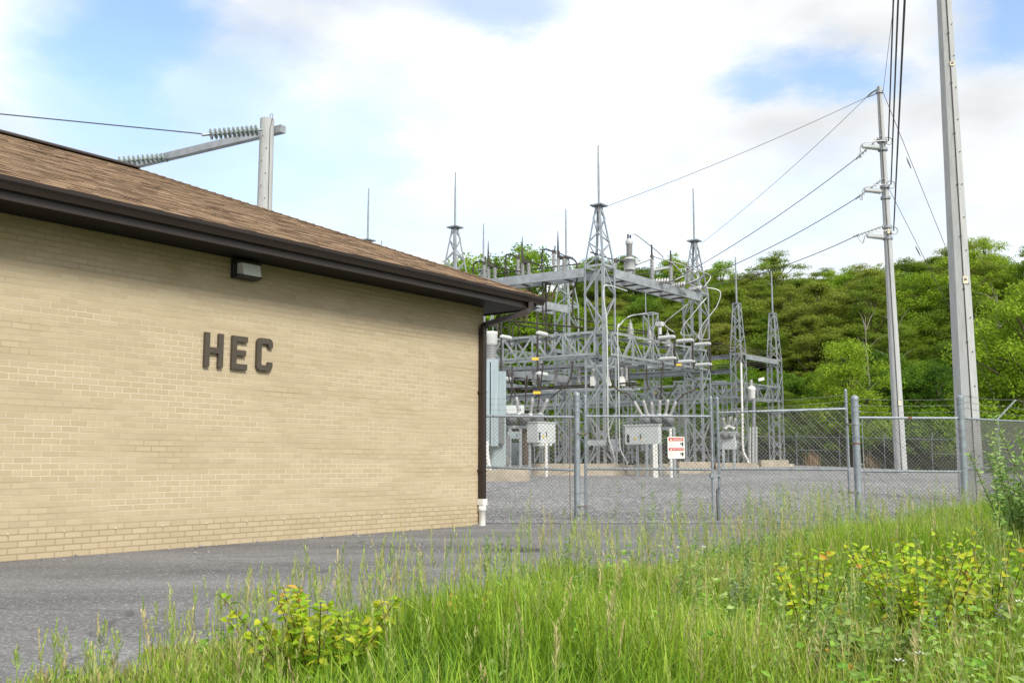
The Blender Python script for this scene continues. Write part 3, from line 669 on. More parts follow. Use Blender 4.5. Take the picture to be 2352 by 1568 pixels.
truss(T1, T3, ZTb, ZTt, hb + .06, 'lattice truss from the tallest tower leftwards to beside the white capped bushing', 10)
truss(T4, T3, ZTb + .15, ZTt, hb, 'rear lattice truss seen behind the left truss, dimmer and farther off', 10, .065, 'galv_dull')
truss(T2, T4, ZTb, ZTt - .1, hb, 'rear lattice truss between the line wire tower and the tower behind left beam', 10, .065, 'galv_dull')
zt7, zb7 = at(1692, 878, 50).z, at(1692, 914, 50).z
L7 = T7 + BX * 15.5
truss(T7, L7, zb7, zt7, .31, 'low lattice truss from the slim tower leftwards behind the circuit breakers', 20, .085, 'galv')
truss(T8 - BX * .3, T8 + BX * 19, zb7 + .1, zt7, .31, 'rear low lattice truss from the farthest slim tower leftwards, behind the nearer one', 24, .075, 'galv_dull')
truss(T7, T8, zb7, zt7, .31, 'short low lattice truss joining the two slim towers', 6, .06)
def chan(A, B, h, label, m='galv'):
    b = MB(); A, B = V(A), V(B); d = (B - A).normalized(); b.channel(A, B, h, .09, V((d.y, -d.x, 0)))
    return tag(b.build('channel_beam', M[m]), label, 'beam')
z7b = at(1692, 818, 50).z
chan(T7 + AX * .31 + Z * z7b - BX * .31, T8 - AX * .31 + Z * z7b - BX * .31, .26, 'deep channel beam between the two slim towers')
chan(T7 + BX * .31 + Z * z7b, T7 + BX * 12 + Z * z7b, .22, 'upper channel beam running left from the slim tower with conduit', 'galv_dull')
chan(T7 + BX * .31 + Z * (z7b - .75), T7 + BX * 12 + Z * (z7b - .75), .2, 'second channel beam running left under the first from the slim tower', 'galv_dull')
pa, pb = at(1308, 894, 44), at(1470, 893, 44)
chan(pa, pb, .10, 'pale angle shelf under the three small white transformers', 'galv')
z2b = zat(T2, 856) if 'zat' in dir() else at(1598, 856, 47.7).z
chan(T2 + BX * hb - AX * hb + Z * z2b, T2 + BX * 8.5 - AX * hb + Z * z2b, .2, 'pale channel running left under the right truss from the line wire tower')
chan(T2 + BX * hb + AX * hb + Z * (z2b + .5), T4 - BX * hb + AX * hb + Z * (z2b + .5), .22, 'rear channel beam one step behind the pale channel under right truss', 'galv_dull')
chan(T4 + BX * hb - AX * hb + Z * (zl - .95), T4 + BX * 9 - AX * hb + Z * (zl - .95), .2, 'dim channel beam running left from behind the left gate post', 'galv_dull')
ladder_beam(T1 + (T3 - T1).normalized() * .5 + AX * 3.2, T3 + AX * 3.2, ZTb + .1, .16, .35, 'inner double channel rack between left truss and rear truss')
ladder_beam(T1 + AX * .5 + BX * 3.0, T2 + BX * 3.0, ZTb + .55, .16, .35, 'inner double channel rack behind the right truss')
pa, pb = at(1145, 882, 56), at(1300, 900, 60)
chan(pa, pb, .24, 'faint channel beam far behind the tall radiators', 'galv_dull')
# far row of lattice columns in the low bay
far_lab = ['far thin lattice column seen between radiators and left gate post', 'far thin lattice column seen left of the tallest tower legs', 'far thin lattice column seen left of the centre breaker bushings', 'far thin lattice column seen under the far end of right truss', 'far thin lattice column seen just left of the gate post', 'far thin lattice column seen behind the breaker with six bushings', 'far thin lattice column seen behind the warning sign', 'far lattice column half hidden behind the grey radiators']
for lab, (u_, Y_) in zip(far_lab, ((1242, 58), (1345, 57), (1443, 56), (1648, 54), (1296, 61), (1492, 56), (1560, 54), (1160, 64))):
    tower(base_pt(u_, Y_), .6, at(u_, 876, Y_).z, None, None, lab, .06, False, npan=6, lw=.045)
tower(base_pt(1494, 53), .62, at(1494, 720, 53).z, None, None, 'lattice column with flat top standing between the arresters and a cable', .06, True, npan=8, lw=.05)
cR = base_pt(1483, 53); b = MB(); b.tube([cR + Z * at(1484, 722, 53).z, cR + Z * at(1484, 690, 53).z, cR + Z * at(1484, 655, 53).z], [.03, .025, .015], 6)
tag(b.build('lightning_rod_mast', M['galv']), 'thin rod standing on the flat topped lattice column', 'rod')

# insulators, arresters, switches
def sheds(L, r, n, core=.55):
    pr = [(r * core, 0)]
    for i in range(n):
        z = L * (i + .15) / n; pr += [(r * core, z), (r, z + L * .30 / n), (r * .95, z + L * .42 / n), (r * core, z + L * .62 / n)]
    return pr + [(r * core, L)]
def insulator_mesh(b, p, q, r, n): p, q = V(p), V(q); b.lathe(p, q - p, sheds((q - p).length, r, n), 10)
beam12 = (T1 + (T2 - T1).normalized() * hb + Z * ZB, T2 + Z * ZB)
beam13 = (T1 + (T3 - T1).normalized() * hb + Z * ZB, T3 + Z * ZB)
def on_beam(beam, zf, x, off=0):                          # point on a beam under an enlarged-view point
    u, v = zf(x, 0); return on_line(beam[0], beam[1], u) + off
def zat(P_, v): return at(proj_u(P_), v, P_.y).z
def gooseneck(b, pts, r=.035): b.tube(pts, r, 8)
def smooth_path(pts, n=6):
    pts = [V(p) for p in pts]; out = []
    for i in range(len(pts) - 1):
        p0, p1, p2, p3 = pts[max(i - 1, 0)], pts[i], pts[i + 1], pts[min(i + 2, len(pts) - 1)]
        for k in range(n):
            t = k / n; out.append(.5 * ((2 * p1) + (p2 - p0) * t + (2 * p0 - 5 * p1 + 4 * p2 - p3) * t * t + (3 * p1 - p0 - 3 * p2 + p3) * t ** 3))
    return out + [pts[-1]]
sideB = V(((T3 - T1).normalized().y, -(T3 - T1).normalized().x, 0))      # outward from the left beam (towards the yard front)
if sideB.y > 0: sideB = -sideB
def disconnect(label, front, spear, back, jump, riser):
    """front: two (x, ybase, ytop); spear (x, y0, y1); back (x, ybase, ytop); jump, riser: polylines in the z4 view"""
    P0 = on_beam(beam13, z4, front[0][0], sideB * .3)
    t = thing('disconnect_switch', label, 'switch', P0, 'disconnect switches on the left beam')
    tops = []
    for (x, y0, y1) in front + back:
        isb = (x, y0, y1) in back; P_ = on_beam(beam13, z4, x, -sideB * .25 if isb else sideB * .3)
        za, zb_ = zat(P_, z4(x, y0)[1]), zat(P_, z4(x, y1)[1]); za = max(za, ZB - .06)
        b = MB(); insulator_mesh(b, V((P_.x, P_.y, za)), V((P_.x, P_.y, zb_)), .10, 12); b.build('insulator', M['porcelain'], t); tops.append(V((P_.x, P_.y, zb_)))
    b = MB(); x, y0, y1 = spear; P_ = on_beam(beam13, z4, x, sideB * .3)
    b.tube([V((P_.x, P_.y, zat(P_, z4(x, y0 + 40)[1]))), V((P_.x, P_.y, zat(P_, z4(x, (y0 + y1) / 2)[1]))), V((P_.x, P_.y, zat(P_, z4(x, y1)[1])))], [.05, .032, .012], 8)
    b.build('switch_blade', M['dark_metal'], t)
    b = MB(); b.tube([tops[0] + Z * .06, tops[0].lerp(tops[1], .5) + Z * .02, tops[1] + Z * .0], [.07, .09, .06], 8)
    b.tube([tops[0] + Z * .22, tops[0].lerp(tops[1], 1.3) + Z * .12, tops[1] + Z * .05], .025, 6); b.bar(tops[0] - Z * .05, tops[0] + Z * .28, .12, .12)
    b.build('hinge_casting', M['dark_metal'], t)
    b = MB(); bt = tops[2]; b.bar(bt - Z * .02, bt + Z * .14, .16, .12); b.tube([bt + Z * .1 + AX * .06, bt + Z * .34 + AX * .1], .03, 6); b.build('contact', M['dark_metal'], t)
    for poly, off in ((jump, .3), (riser, -.25)):
        pts = []
        for (x, y) in poly:
            Q = on_beam(beam13, z4, x, sideB * off); pts.append(V((Q.x, Q.y, zat(Q, z4(x, y)[1]))))
        b = MB(); b.tube(smooth_path(pts, 5), .036, 8); b.build('bus_jumper', M['dark_metal'], t)
disconnect('disconnect switch with upright dark blade on the left beam, nearest the tower', [(1003, 550, 360), (1078, 550, 375)], (998, 290, 20), [(865, 520, 305)],
           [(1085, 352), (1150, 365), (1205, 390), (1236, 440), (1240, 530), (1238, 640), (1185, 800), (1180, 1110)], [(850, 285), (800, 262), (745, 255), (716, 285), (712, 480), (735, 590), (760, 680), (762, 1000), (765, 1560)])
disconnect('middle disconnect switch with upright blade on the left beam', [(550, 605, 430), (625, 610, 435)], (543, 350, 90), [(405, 580, 382)],
           [(640, 420), (700, 435), (755, 455), (788, 500), (795, 560), (800, 800), (803, 1160)], [(392, 352), (330, 328), (275, 320), (248, 355), (245, 590), (270, 650), (292, 720), (295, 1100), (295, 1560)])
disconnect('disconnect switch with upright blade on the left beam, beside the roof', [(115, 640, 480), (195, 650, 490)], (108, 400, 150), [(-28, 640, 455)],
           [(205, 478), (270, 490), (340, 510), (368, 560), (370, 640)], [(-40, 420), (-95, 410), (-145, 425), (-168, 470), (-170, 640), (-170, 900)])
# potential transformer and switches on the right beam
side12 = V(((T2 - T1).normalized().y, -(T2 - T1).normalized().x, 0))
def rb(x, y, off): P_ = on_beam(beam12, z5, x, side12 * off); return V((P_.x, P_.y, zat(P_, z5(x, y)[1])))
def post(label, x, y0, y1, off, r=.10, spike=None, n=11):
    p, q = rb(x, y0, off), rb(x, y1, off); p.z = max(p.z, ZB - .06); t = thing('post_insulator', label, 'insulator', p, 'post insulators on the right beam')
    b = MB(); insulator_mesh(b, p, q, r, n); b.build('shed_column', M['porcelain'], t)
    b = MB(); b.lathe(q, Z, [(.085, 0), (.085, .17), (.06, .18)], 10)
    if spike: b.tube([q + Z * .1, rb(x, spike, off)], [.05, .035], 8)
    b.build('cap', M['dark_metal'], t); return q
ra1 = post('short ribbed insulator just right of the tallest tower', 167, 545, 425, -.2, .085, None, 8)
t = thing('potential_transformer', 'grey tank with tall ribbed bushing and two dark terminals on the right beam', 'transformer', rb(305, 560, 0))
p = rb(300, 560, 0)
b = MB(); b.lathe(p, Z, [(.12, 0), (.12, rb(300, 525, 0).z - p.z)], 10); zz = rb(300, 520, 0).z - p.z; z2 = rb(300, 378, 0).z - p.z
b.lathe(p, Z, [(.24, zz), (.25, zz + .03), (.25, z2 - .05), (.27, z2 - .05), (.27, z2), (.14, z2 + .07)], 16)
b.build('tank', M['porcelain_pale'], t)
b = MB(); b.box(rb(375, 410, 0) , AX * .13, BX * .1, Z * .13); b.build('junction_box', M['porcelain_pale'], t)
q0, q1 = p + Z * (z2 + .06), rb(300, 195, 0)
b = MB(); insulator_mesh(b, q0, V((p.x, p.y, q1.z)), .15, 13); b.build('bushing', M['porcelain'], t)
b = MB(); b.lathe(V((p.x, p.y, q1.z)), Z, [(.15, 0), (.17, .03), (.17, .16), (.13, .25), (.1, .27)], 12); b.build('cap', M['porcelain_pale'], t)
for dx in (-.1, .1): b = MB(); b.tube([V((p.x, p.y, q1.z + .25)) + AX * dx, V((p.x, p.y, q1.z + .45)) + AX * dx], .04, 8); b.build('terminal', M['dark_metal'], t)
term = V((p.x, p.y, q1.z + .42)) + AX * .1
ra2 = post('short ribbed insulator between the grey tank and the tall spiked insulator', 415, 600, 485, -.25, .085, None, 8)
ra3 = post('tall ribbed insulator with dark spike, nearer the grey tank', 525, 640, 380, .25, .115, 195, 14)
ra4 = post('short ribbed insulator halfway along the right beam', 645, 645, 555, -.25, .085, None, 7)
ra5 = post('tall ribbed insulator with dark spike, farther from the grey tank', 768, 695, 450, .25, .115, 270, 13)
ra6 = post('tall ribbed insulator without spike near the strain strings', 990, 670, 520, .25, .105, None, 10)
def rod(name, label, cat, pts, r, m, n=6, group=None):
    b = MB(); b.tube([V(p) for p in pts], r, n); return tag(b.build(name, M[m]), label, cat, group)
rod('switch_arm', 'dark switch arm from behind the spire to the grey tank', 'switch arm', [ra1 + Z * .12 - AX * 2.0, ra1 + Z * .1, rb(240, 405, 0)], .035, 'dark_metal')
rod('switch_arm', 'grey tubular switch arm left of the first spiked insulator', 'switch arm', [ra2 + Z * .1, ra3 + Z * .05], .06, 'porcelain_pale')
rod('switch_arm', 'grey tubular switch arm between the spiked insulators', 'switch arm', [ra4 + Z * .1, ra5 - Z * .1], .06, 'porcelain_pale')
rod('operating_rod', 'thin dark operating pipe lying along the right beam', 'pipe', [rb(160, 590, .0), rb(700, 560, -.35)], .022, 'dark_metal')
rod('operating_rod', 'thin dark operating pipe lying along the left beam behind switches', 'pipe', [on_beam(beam13, z4, 60, sideB * 0) + Z * .25, on_beam(beam13, z4, 1240, sideB * 0) + Z * .25], .025, 'dark_metal')
def cable(label, pts, r=.028, m='alum', name='jumper_cable', group=None): return rod(name, label, 'cable', smooth_path(pts, 7), r, m, 6, group)
e1, e2, e3 = (at(*z5(x_, y_), rb(x0_, y0_, .45).y - .5) for x_, y_, x0_, y0_ in ((840, 655, 600, 668), (1050, 688, 835, 735), (1250, 738, 1075, 788)))
cable('pale cable arching from the grey tank terminal down to the first spiked insulator', [term, rb(305, 72, .1), rb(350, 68, .15), rb(500, 190, .2), rb(640, 330, .3), rb(655, 378, .3), rb(600, 365, .28), ra3 + Z * .15])
cable('pale cable from first spiked insulator down to the nearest strain string', [rb(650, 380, .3), rb(740, 420, .4), rb(800, 500, .5), rb(835, 590, .6), e1])
cable('pale cable from second spiked insulator down to the middle strain string', [ra5 + Z * .15, rb(880, 450, .4), rb(960, 520, .5), rb(1030, 620, .6), e2 + Z * .02])
cable('pale cable from the unspiked insulator to the farthest strain string', [ra6 + Z * .12, rb(1110, 535, .4), rb(1220, 600, .5), e3 + Z * .02])
def string(label, p, q, n, r, group, m='disc', cat='insulator', thick=False):
    p, q = V(p), V(q); L_ = (q - p).length; d = (q - p).normalized(); b = MB(); pr = []
    t = thing('strain_insulator', label, cat, p, group)
    for i in range(n):
        z = L_ * (i + .2) / n; g = L_ / n; pr += [(r * .2, z), (r * .3, z + g * .05), (r * .9, z + g * .2), (r, z + g * .26), (r * .3, z + g * .34), (r * .2, z + g * .6)]
    if thick: pr = [x for i in range(n) for x in ((r * .3, L_ * (i + .1) / n), (r * .92, L_ * (i + .2) / n), (r, L_ * (i + .32) / n), (r * .9, L_ * (i + .5) / n), (r * .75, L_ * (i + .52) / n), (r * .3, L_ * (i + .62) / n))]
    b.lathe(p, d, pr, 14); b.build('disc_string', M[m], t)
    b = MB(); b.tube([p - d * .12, p + d * L_ * .03], .03, 6); b.tube([q - d * L_ * .05, q + d * .16], .035, 6); b.build('clevis', M['galv_dull'], t)
s1_, s2_, s3_ = (at(*z5(x_, y_), rb(x_, y_, .45).y) for x_, y_ in ((598, 668), (832, 728), (1072, 782)))
gs = 'strain insulator strings at the line wire tower'
string('nearest strain string of grey discs on the right beam', s1_, e1 - (e1 - s1_).normalized() * .12, 6, .15, gs, 'porcelain')
string('middle strain string of grey discs on the right beam', s2_, e2 - (e2 - s2_).normalized() * .12, 6, .15, gs, 'porcelain')
string('farthest strain string of grey discs on the right beam', s3_, e3 - (e3 - s3_).normalized() * .12, 6, .15, gs, 'porcelain')

# surge arresters on the right truss
tr12 = (T1 + Z * ZTt, T2 + Z * ZTt)
def tr(x, y, off, zf=z5, line=tr12, sd=None):
    u, v = zf(x, y); P_ = on_line(line[0], line[1], u) + (sd if sd is not None else side12) * off; return V((P_.x, P_.y, zat(P_, v)))
for lab, x, y0, y1 in (('stepped grey surge arrester nearest the tallest tower', 362, 1330, 1130), ('stepped grey surge arrester in the middle of the three on the truss', 605, 1345, 1190), ('stepped grey surge arrester farthest along the truss', 835, 1395, 1235)):
    p, q = tr(x, y0, -.2), tr(x, y1, -.2); L_ = q.z - p.z; p.z = ZTt; t = thing('surge_arrester', lab, 'arrester', p, 'surge arresters on the right truss')
    b = MB(); pr = [(.17, 0), (.17, .04)]
    for z, rr in zip(np.linspace(.06, .92, 9), (.18, .18, .18, .16, .16, .16, .12, .11, .1)): pr += [(rr * .6, L_ * z), (rr, L_ * (z + .035)), (rr * .9, L_ * (z + .055)), (rr * .6, L_ * (z + .075))]
    b.lathe(p, Z, pr, 12); b.build('housing', M['porcelain'], t); b = MB(); b.lathe(p + Z * L_, Z, [(.05, 0), (.06, .04), (.025, .05), (.02, .2)], 8); b.build('terminal', M['galv_dull'], t)
p = tr(712, 1340, -.1); b = MB(); q = tr(712, 1215, -.1); b.tube([p, q], .09, 10); b.box(q + Z * .03, AX * .14, BX * .14, Z * .10)
tag(b.build('sensor_box', M['porcelain_pale']), 'square pale box on a stub pipe between two arresters', 'box')
cable('pale pipe leading from the tallest tower foot up to the flat topped column', [tr(150, 1250, 0), tr(230, 1160, 0), tr(330, 1100, 0), at(*z5(500, 1075), 53)], .035)
# long white horizontal insulators in pairs, dark tube down their ends
gi = 'white horizontal insulators on the trusses'
def hor(label, x0, x1, y, off, zf, line, sd, r=.1, name='truss_insulator'):
    p = tr(x0, y + 4, off, zf, line, sd); dirv = sd; L_ = .75
    q = p + sd * L_; b = MB(); b.lathe(p, q - p, [(.05, -.06)] + sheds(L_, r, 9, .88) + [(.05, L_ + .05)], 12)
    tag(b.build(name, M['porcelain_pale']), label, 'insulator', gi); return q
ends = []
for nm, (xu, yu, xl, yl) in zip(('nearest', 'middle', 'farthest'), ((600, 182, 605, 395), (785, 215, 795, 425), (965, 250, 970, 455))):
    q1 = hor(f'upper white horizontal insulator of the {nm} pair on the right truss', xu, 0, yu, .5, z7, tr12, side12)
    q2 = hor(f'lower white horizontal insulator of the {nm} pair on the right truss', xl, 0, yl, .5, z7, tr12, side12)
    rod('bus_drop', f'dark vertical tube joining the {nm} insulator pair on the right truss', 'bus tube', [q1 + Z * .2, q2 - Z * .35], .045, 'dark_metal', 8); ends.append((q1, q2))
for (q1, q2), pts in zip(ends, ([(1075, 720), (1060, 880), (1000, 980), (840, 1110), (745, 1210)], [(1300, 720), (1280, 830), (1200, 960), (1080, 1110), (985, 1230), (960, 1340)], [(1425, 680), (1450, 790), (1420, 960), (1330, 1090), (1215, 1240), (1185, 1390)])):
    i = [e[0] for e in ends].index(q1)
    cable(('pale drooping cable from the nearest strain string to its insulator pair', 'pale drooping cable from the middle strain string to its insulator pair', 'pale drooping cable hanging from line wire past the tower to its insulator pair')[i],
          [(e1, e2, e3)[i]] + [at(*z5(x, y), 46.5) for x, y in pts[1:]] + [q1 + Z * .2], .026)
tr13 = (T1 + Z * ZTt, T3 + Z * ZTt)
for nm, (xu, yu, xl, yl) in zip(('near', 'far'), ((880, 1340, 880, 1870), (425, 1385, 425, 1930))):
    q1 = hor(f'upper white insulator of the {nm} pair on the left truss', xu, 0, yu, .5, z4, tr13, sideB)
    q2 = hor(f'lower white insulator of the {nm} pair on the left truss', xl, 0, yl - 20, .5, z4, tr13, sideB)
    rod('bus_drop', f'dark tube down the {nm} insulator pair on the left truss', 'bus tube', [q1 + Z * .9, q1, q2, q2 - Z * .5], .042, 'dark_metal', 8)
for i, (x, y, Y_) in enumerate(((340, 1465, 45.5), (690, 1440, 45), (620, 200, 46))):
    p = at(*(z6 if i == 2 else z4)(x, y), Y_); b = MB(); b.lathe(p, (AX + BX * .2).normalized(), [(.04, -.35)] + [(r_, z_ - .3) for r_, z_ in sheds(.6, .10, 7, .88)], 12)
    tag(b.build('truss_insulator', M['porcelain_pale']), ('pale insulator inside the left truss near the far pair', 'pale insulator inside the left truss near the near pair', 'pale insulator under the left truss by the yellow tag')[i], 'insulator', gi)
for i, (x, y) in enumerate(((205, 425), (425, 458), (620, 485), (230, 215))):
    p = at(*z7(x, y), 46.5); b = MB(); b.lathe(p, -side12 + AX * .2, [(.04, -.35)] + [(r_, z_ - .3) for r_, z_ in sheds(.62, .10, 7, .85)], 12)
    tag(b.build('truss_insulator', M['porcelain_pale']), ('rear pale insulator beside the tall tower leg', 'rear pale insulator second along under right truss', 'rear pale insulator third along under right truss', 'rear pale insulator inside the top of the right truss')[i], 'insulator', gi)
for i in range(6):
    f_ = (i + .6) / 6.2; base = (T1 + BX * 3.0).lerp(T2 + BX * 3.0, f_) + Z * (ZTb + .55); b = MB(); insulator_mesh(b, base, base + Z * .55, .10, 7); b.lathe(base + Z * .55, Z, [(.06, 0), (.06, .1)], 8)
    tag(b.build('rack_insulator', M['porcelain']), 'upright grey insulator on the inner rack behind the right truss', 'insulator', 'upright insulators on the inner racks')
for i in range(6):
    f_ = (i + .5) / 6.2; base = (T1 + AX * 3.2).lerp(T3 + AX * 3.2, f_) + Z * (ZTb + .1); b = MB(); insulator_mesh(b, base - Z * .18, base - Z * .75, .10, 7); b.lathe(base - Z * .75, -Z, [(.06, 0), (.06, .1)], 8)
    tag(b.build('rack_insulator', M['porcelain']), 'hanging grey insulator under the inner rack behind the left truss', 'insulator', 'hanging insulators on the inner racks')
for i, dz in enumerate((-.9, -.95)):
    p_, q_ = (T1 + AX * (3.0 + .4 * i)), (T3 + AX * (3.0 + .4 * i)); rod('bus_tube', ('front', 'rear')[i] + ' dark bus tube under the inner rack behind the left truss', 'bus tube', [p_ + Z * (ZTb + dz), q_ + Z * (ZTb + dz)], .035, 'dark_metal', 8)
rod('bus_tube', 'dark bus tube along the inner rack insulators behind the right truss', 'bus tube', [T1 + BX * 3.0 + Z * (ZTb + 1.2), T2 + BX * 3.0 + Z * (ZTb + 1.2)], .035, 'dark_metal', 8)
# rigid bus tubes and low wires
def busline(label, p, q, r=.04, drop=None):
    pts = ([p - Z * drop, p - Z * .12, p + (q - p).normalized() * .12] if drop else [p]) + [q]
    rod('bus_tube', label, 'bus tube', pts, r, 'dark_metal', 8)
busline('dark rigid bus tube starting with a bend above the left truss', at(*z4(180, 1152), 43.2), at(1494, 767, 50.5), .04, .9)
busline('second dark rigid bus tube with a bend, lower than the first', at(*z4(378, 1212), 44), at(*z4(1030, 1312), 48), .036, .8)
busline('dark bus tube just under the gutter end', at(*z4(-10, 1210), 43), at(*z4(300, 1256), 44.5), .036)
busline('dark bus tube crossing behind the tallest tower legs', at(*z4(1150, 1130), 47), at(*z7(620, 130), 52), .036)
for i, (v0, v1) in enumerate(((853, 838), (860, 843), (866, 848), (873, 853))):
    cable(('topmost', 'second', 'third', 'lowest')[i] + ' of four dark strung bus wires across the low bay', [at(1146, v0 + 4, 57.5), at(1400, (v0 + v1) / 2 + 2, 54), at(1640, v1 + 1, 50.8), at(1775, v1 - 12, 53)], .022, 'dark_metal', 'bus_wire', 'strung bus wires across the low bay')
for i, (v0, v1) in enumerate(((786, 809), (793, 815), (800, 822))):
    cable(('uppermost', 'middle', 'lowest')[i] + ' of three dark wires right of the line wire tower', [at(1638, v0, 48), at(1700, (v0 + v1) / 2, 50.4), at(1772, v1, 53)], .02, 'dark_metal', 'bus_wire', 'dark wires right of the line wire tower')
k = 0
for lab, pts in (('cable dropping from the near switch riser to the left breaker', [(1000, 190), (995, 320), (940, 450), (830, 545), (735, 625)]),
                 ('leftmost dark cable falling to the left breaker', [(268, 290), (300, 420), (345, 530), (370, 610)]),
                 ('dark cable kinked over the left breaker', [(325, 250), (322, 400), (322, 520), (300, 640)]),
                 ('dark cable with yellow clamp over the left breaker', [(680, 180), (655, 380), (635, 540), (560, 620)]),
                 ('straight dark cable behind yellow clamp', [(630, 370), (632, 560), (610, 740)]),
                 ('pair strand of dark cable left of the yellow clamp', [(470, 390), (478, 560), (472, 690)]),
                 ('thin dark cable hanging beside the pair strand', [(490, 350), (490, 530)])):
    cable(lab, [at(*z6(x, y), 38.5) for x, y in pts], .03, 'dark_metal', 'flexible_cable', 'dark flexible cables over the breakers')
for lab, pts in (('dark cable from rear insulator to the first breaker bushing', [(385, 470), (400, 620), (440, 700)]), ('dark cable falling to the fourth bushing of the centre breaker', [(738, 430), (728, 600), (710, 820)]),
                 ('dark cable slanting to the fifth bushing of the centre breaker', [(870, 655), (820, 730), (790, 810)]), ('dark cable sweeping to the sixth bushing from the line wire tower', [(1080, 640), (1050, 710), (960, 745), (870, 830)]),
                 ('dark cable sweeping from the tall tower to the first bushing', [(200, 500), (225, 640), (310, 725), (380, 745), (440, 820)]), ('dark cable from middle pair down behind truss', [(572, 470), (578, 640), (600, 700)])):
    cable(lab, [at(*z7(x, y), 38.5) for x, y in pts], .028, 'dark_metal', 'flexible_cable', 'dark flexible cables over the breakers')
for i, (f, x, y, Y_) in enumerate(((z6, 585, 165, 40.3), (z6, 603, 545, 38.3), (z7, 890, 455, 43.5), (z7, 663, 735, 50))):
    b = MB(); p = at(*f(x, y), Y_); b.box(p, V((.14 if i < 3 else .06, 0, 0)), V((0, .02, 0)), Z * (.05 if i < 2 else .04))
    tag(b.build('clamp_cover', M['yellow']), ('yellow tag on the bottom chord of the left truss', 'yellow clamp on the cables over the left breaker', 'yellow tag beside the lower middle insulator on the right truss', 'tiny yellow tag far back in the low bay')[i], 'tag')
# three little white transformers on the shelf
for i, (x, lab) in enumerate(((32, 'small white box transformer left of the tall tower front leg'), (188, 'small white box transformer half hidden by the tower leg'), (327, 'small white box transformer right of the tall tower front leg'))):
    p = at(*z7(x, 672), 44); t = thing('voltage_transformer', lab, 'transformer', p, 'small white transformers on the shelf'); b = MB()
    b.box(p + Z * .22, V((.125, 0, 0)), V((0, .12, 0)), Z * .2); b.build('case', M['white'], t); b = MB(); b.lathe(p + Z * .42, Z, sheds(.3, .1, 4), 10); b.build('bushing', M['porcelain_pale'], t)
    b = MB(); b.lathe(p + Z * .72, Z, [(.09, 0), (.10, .03), (.07, .12)], 10); b.build('cap', M['white'], t)

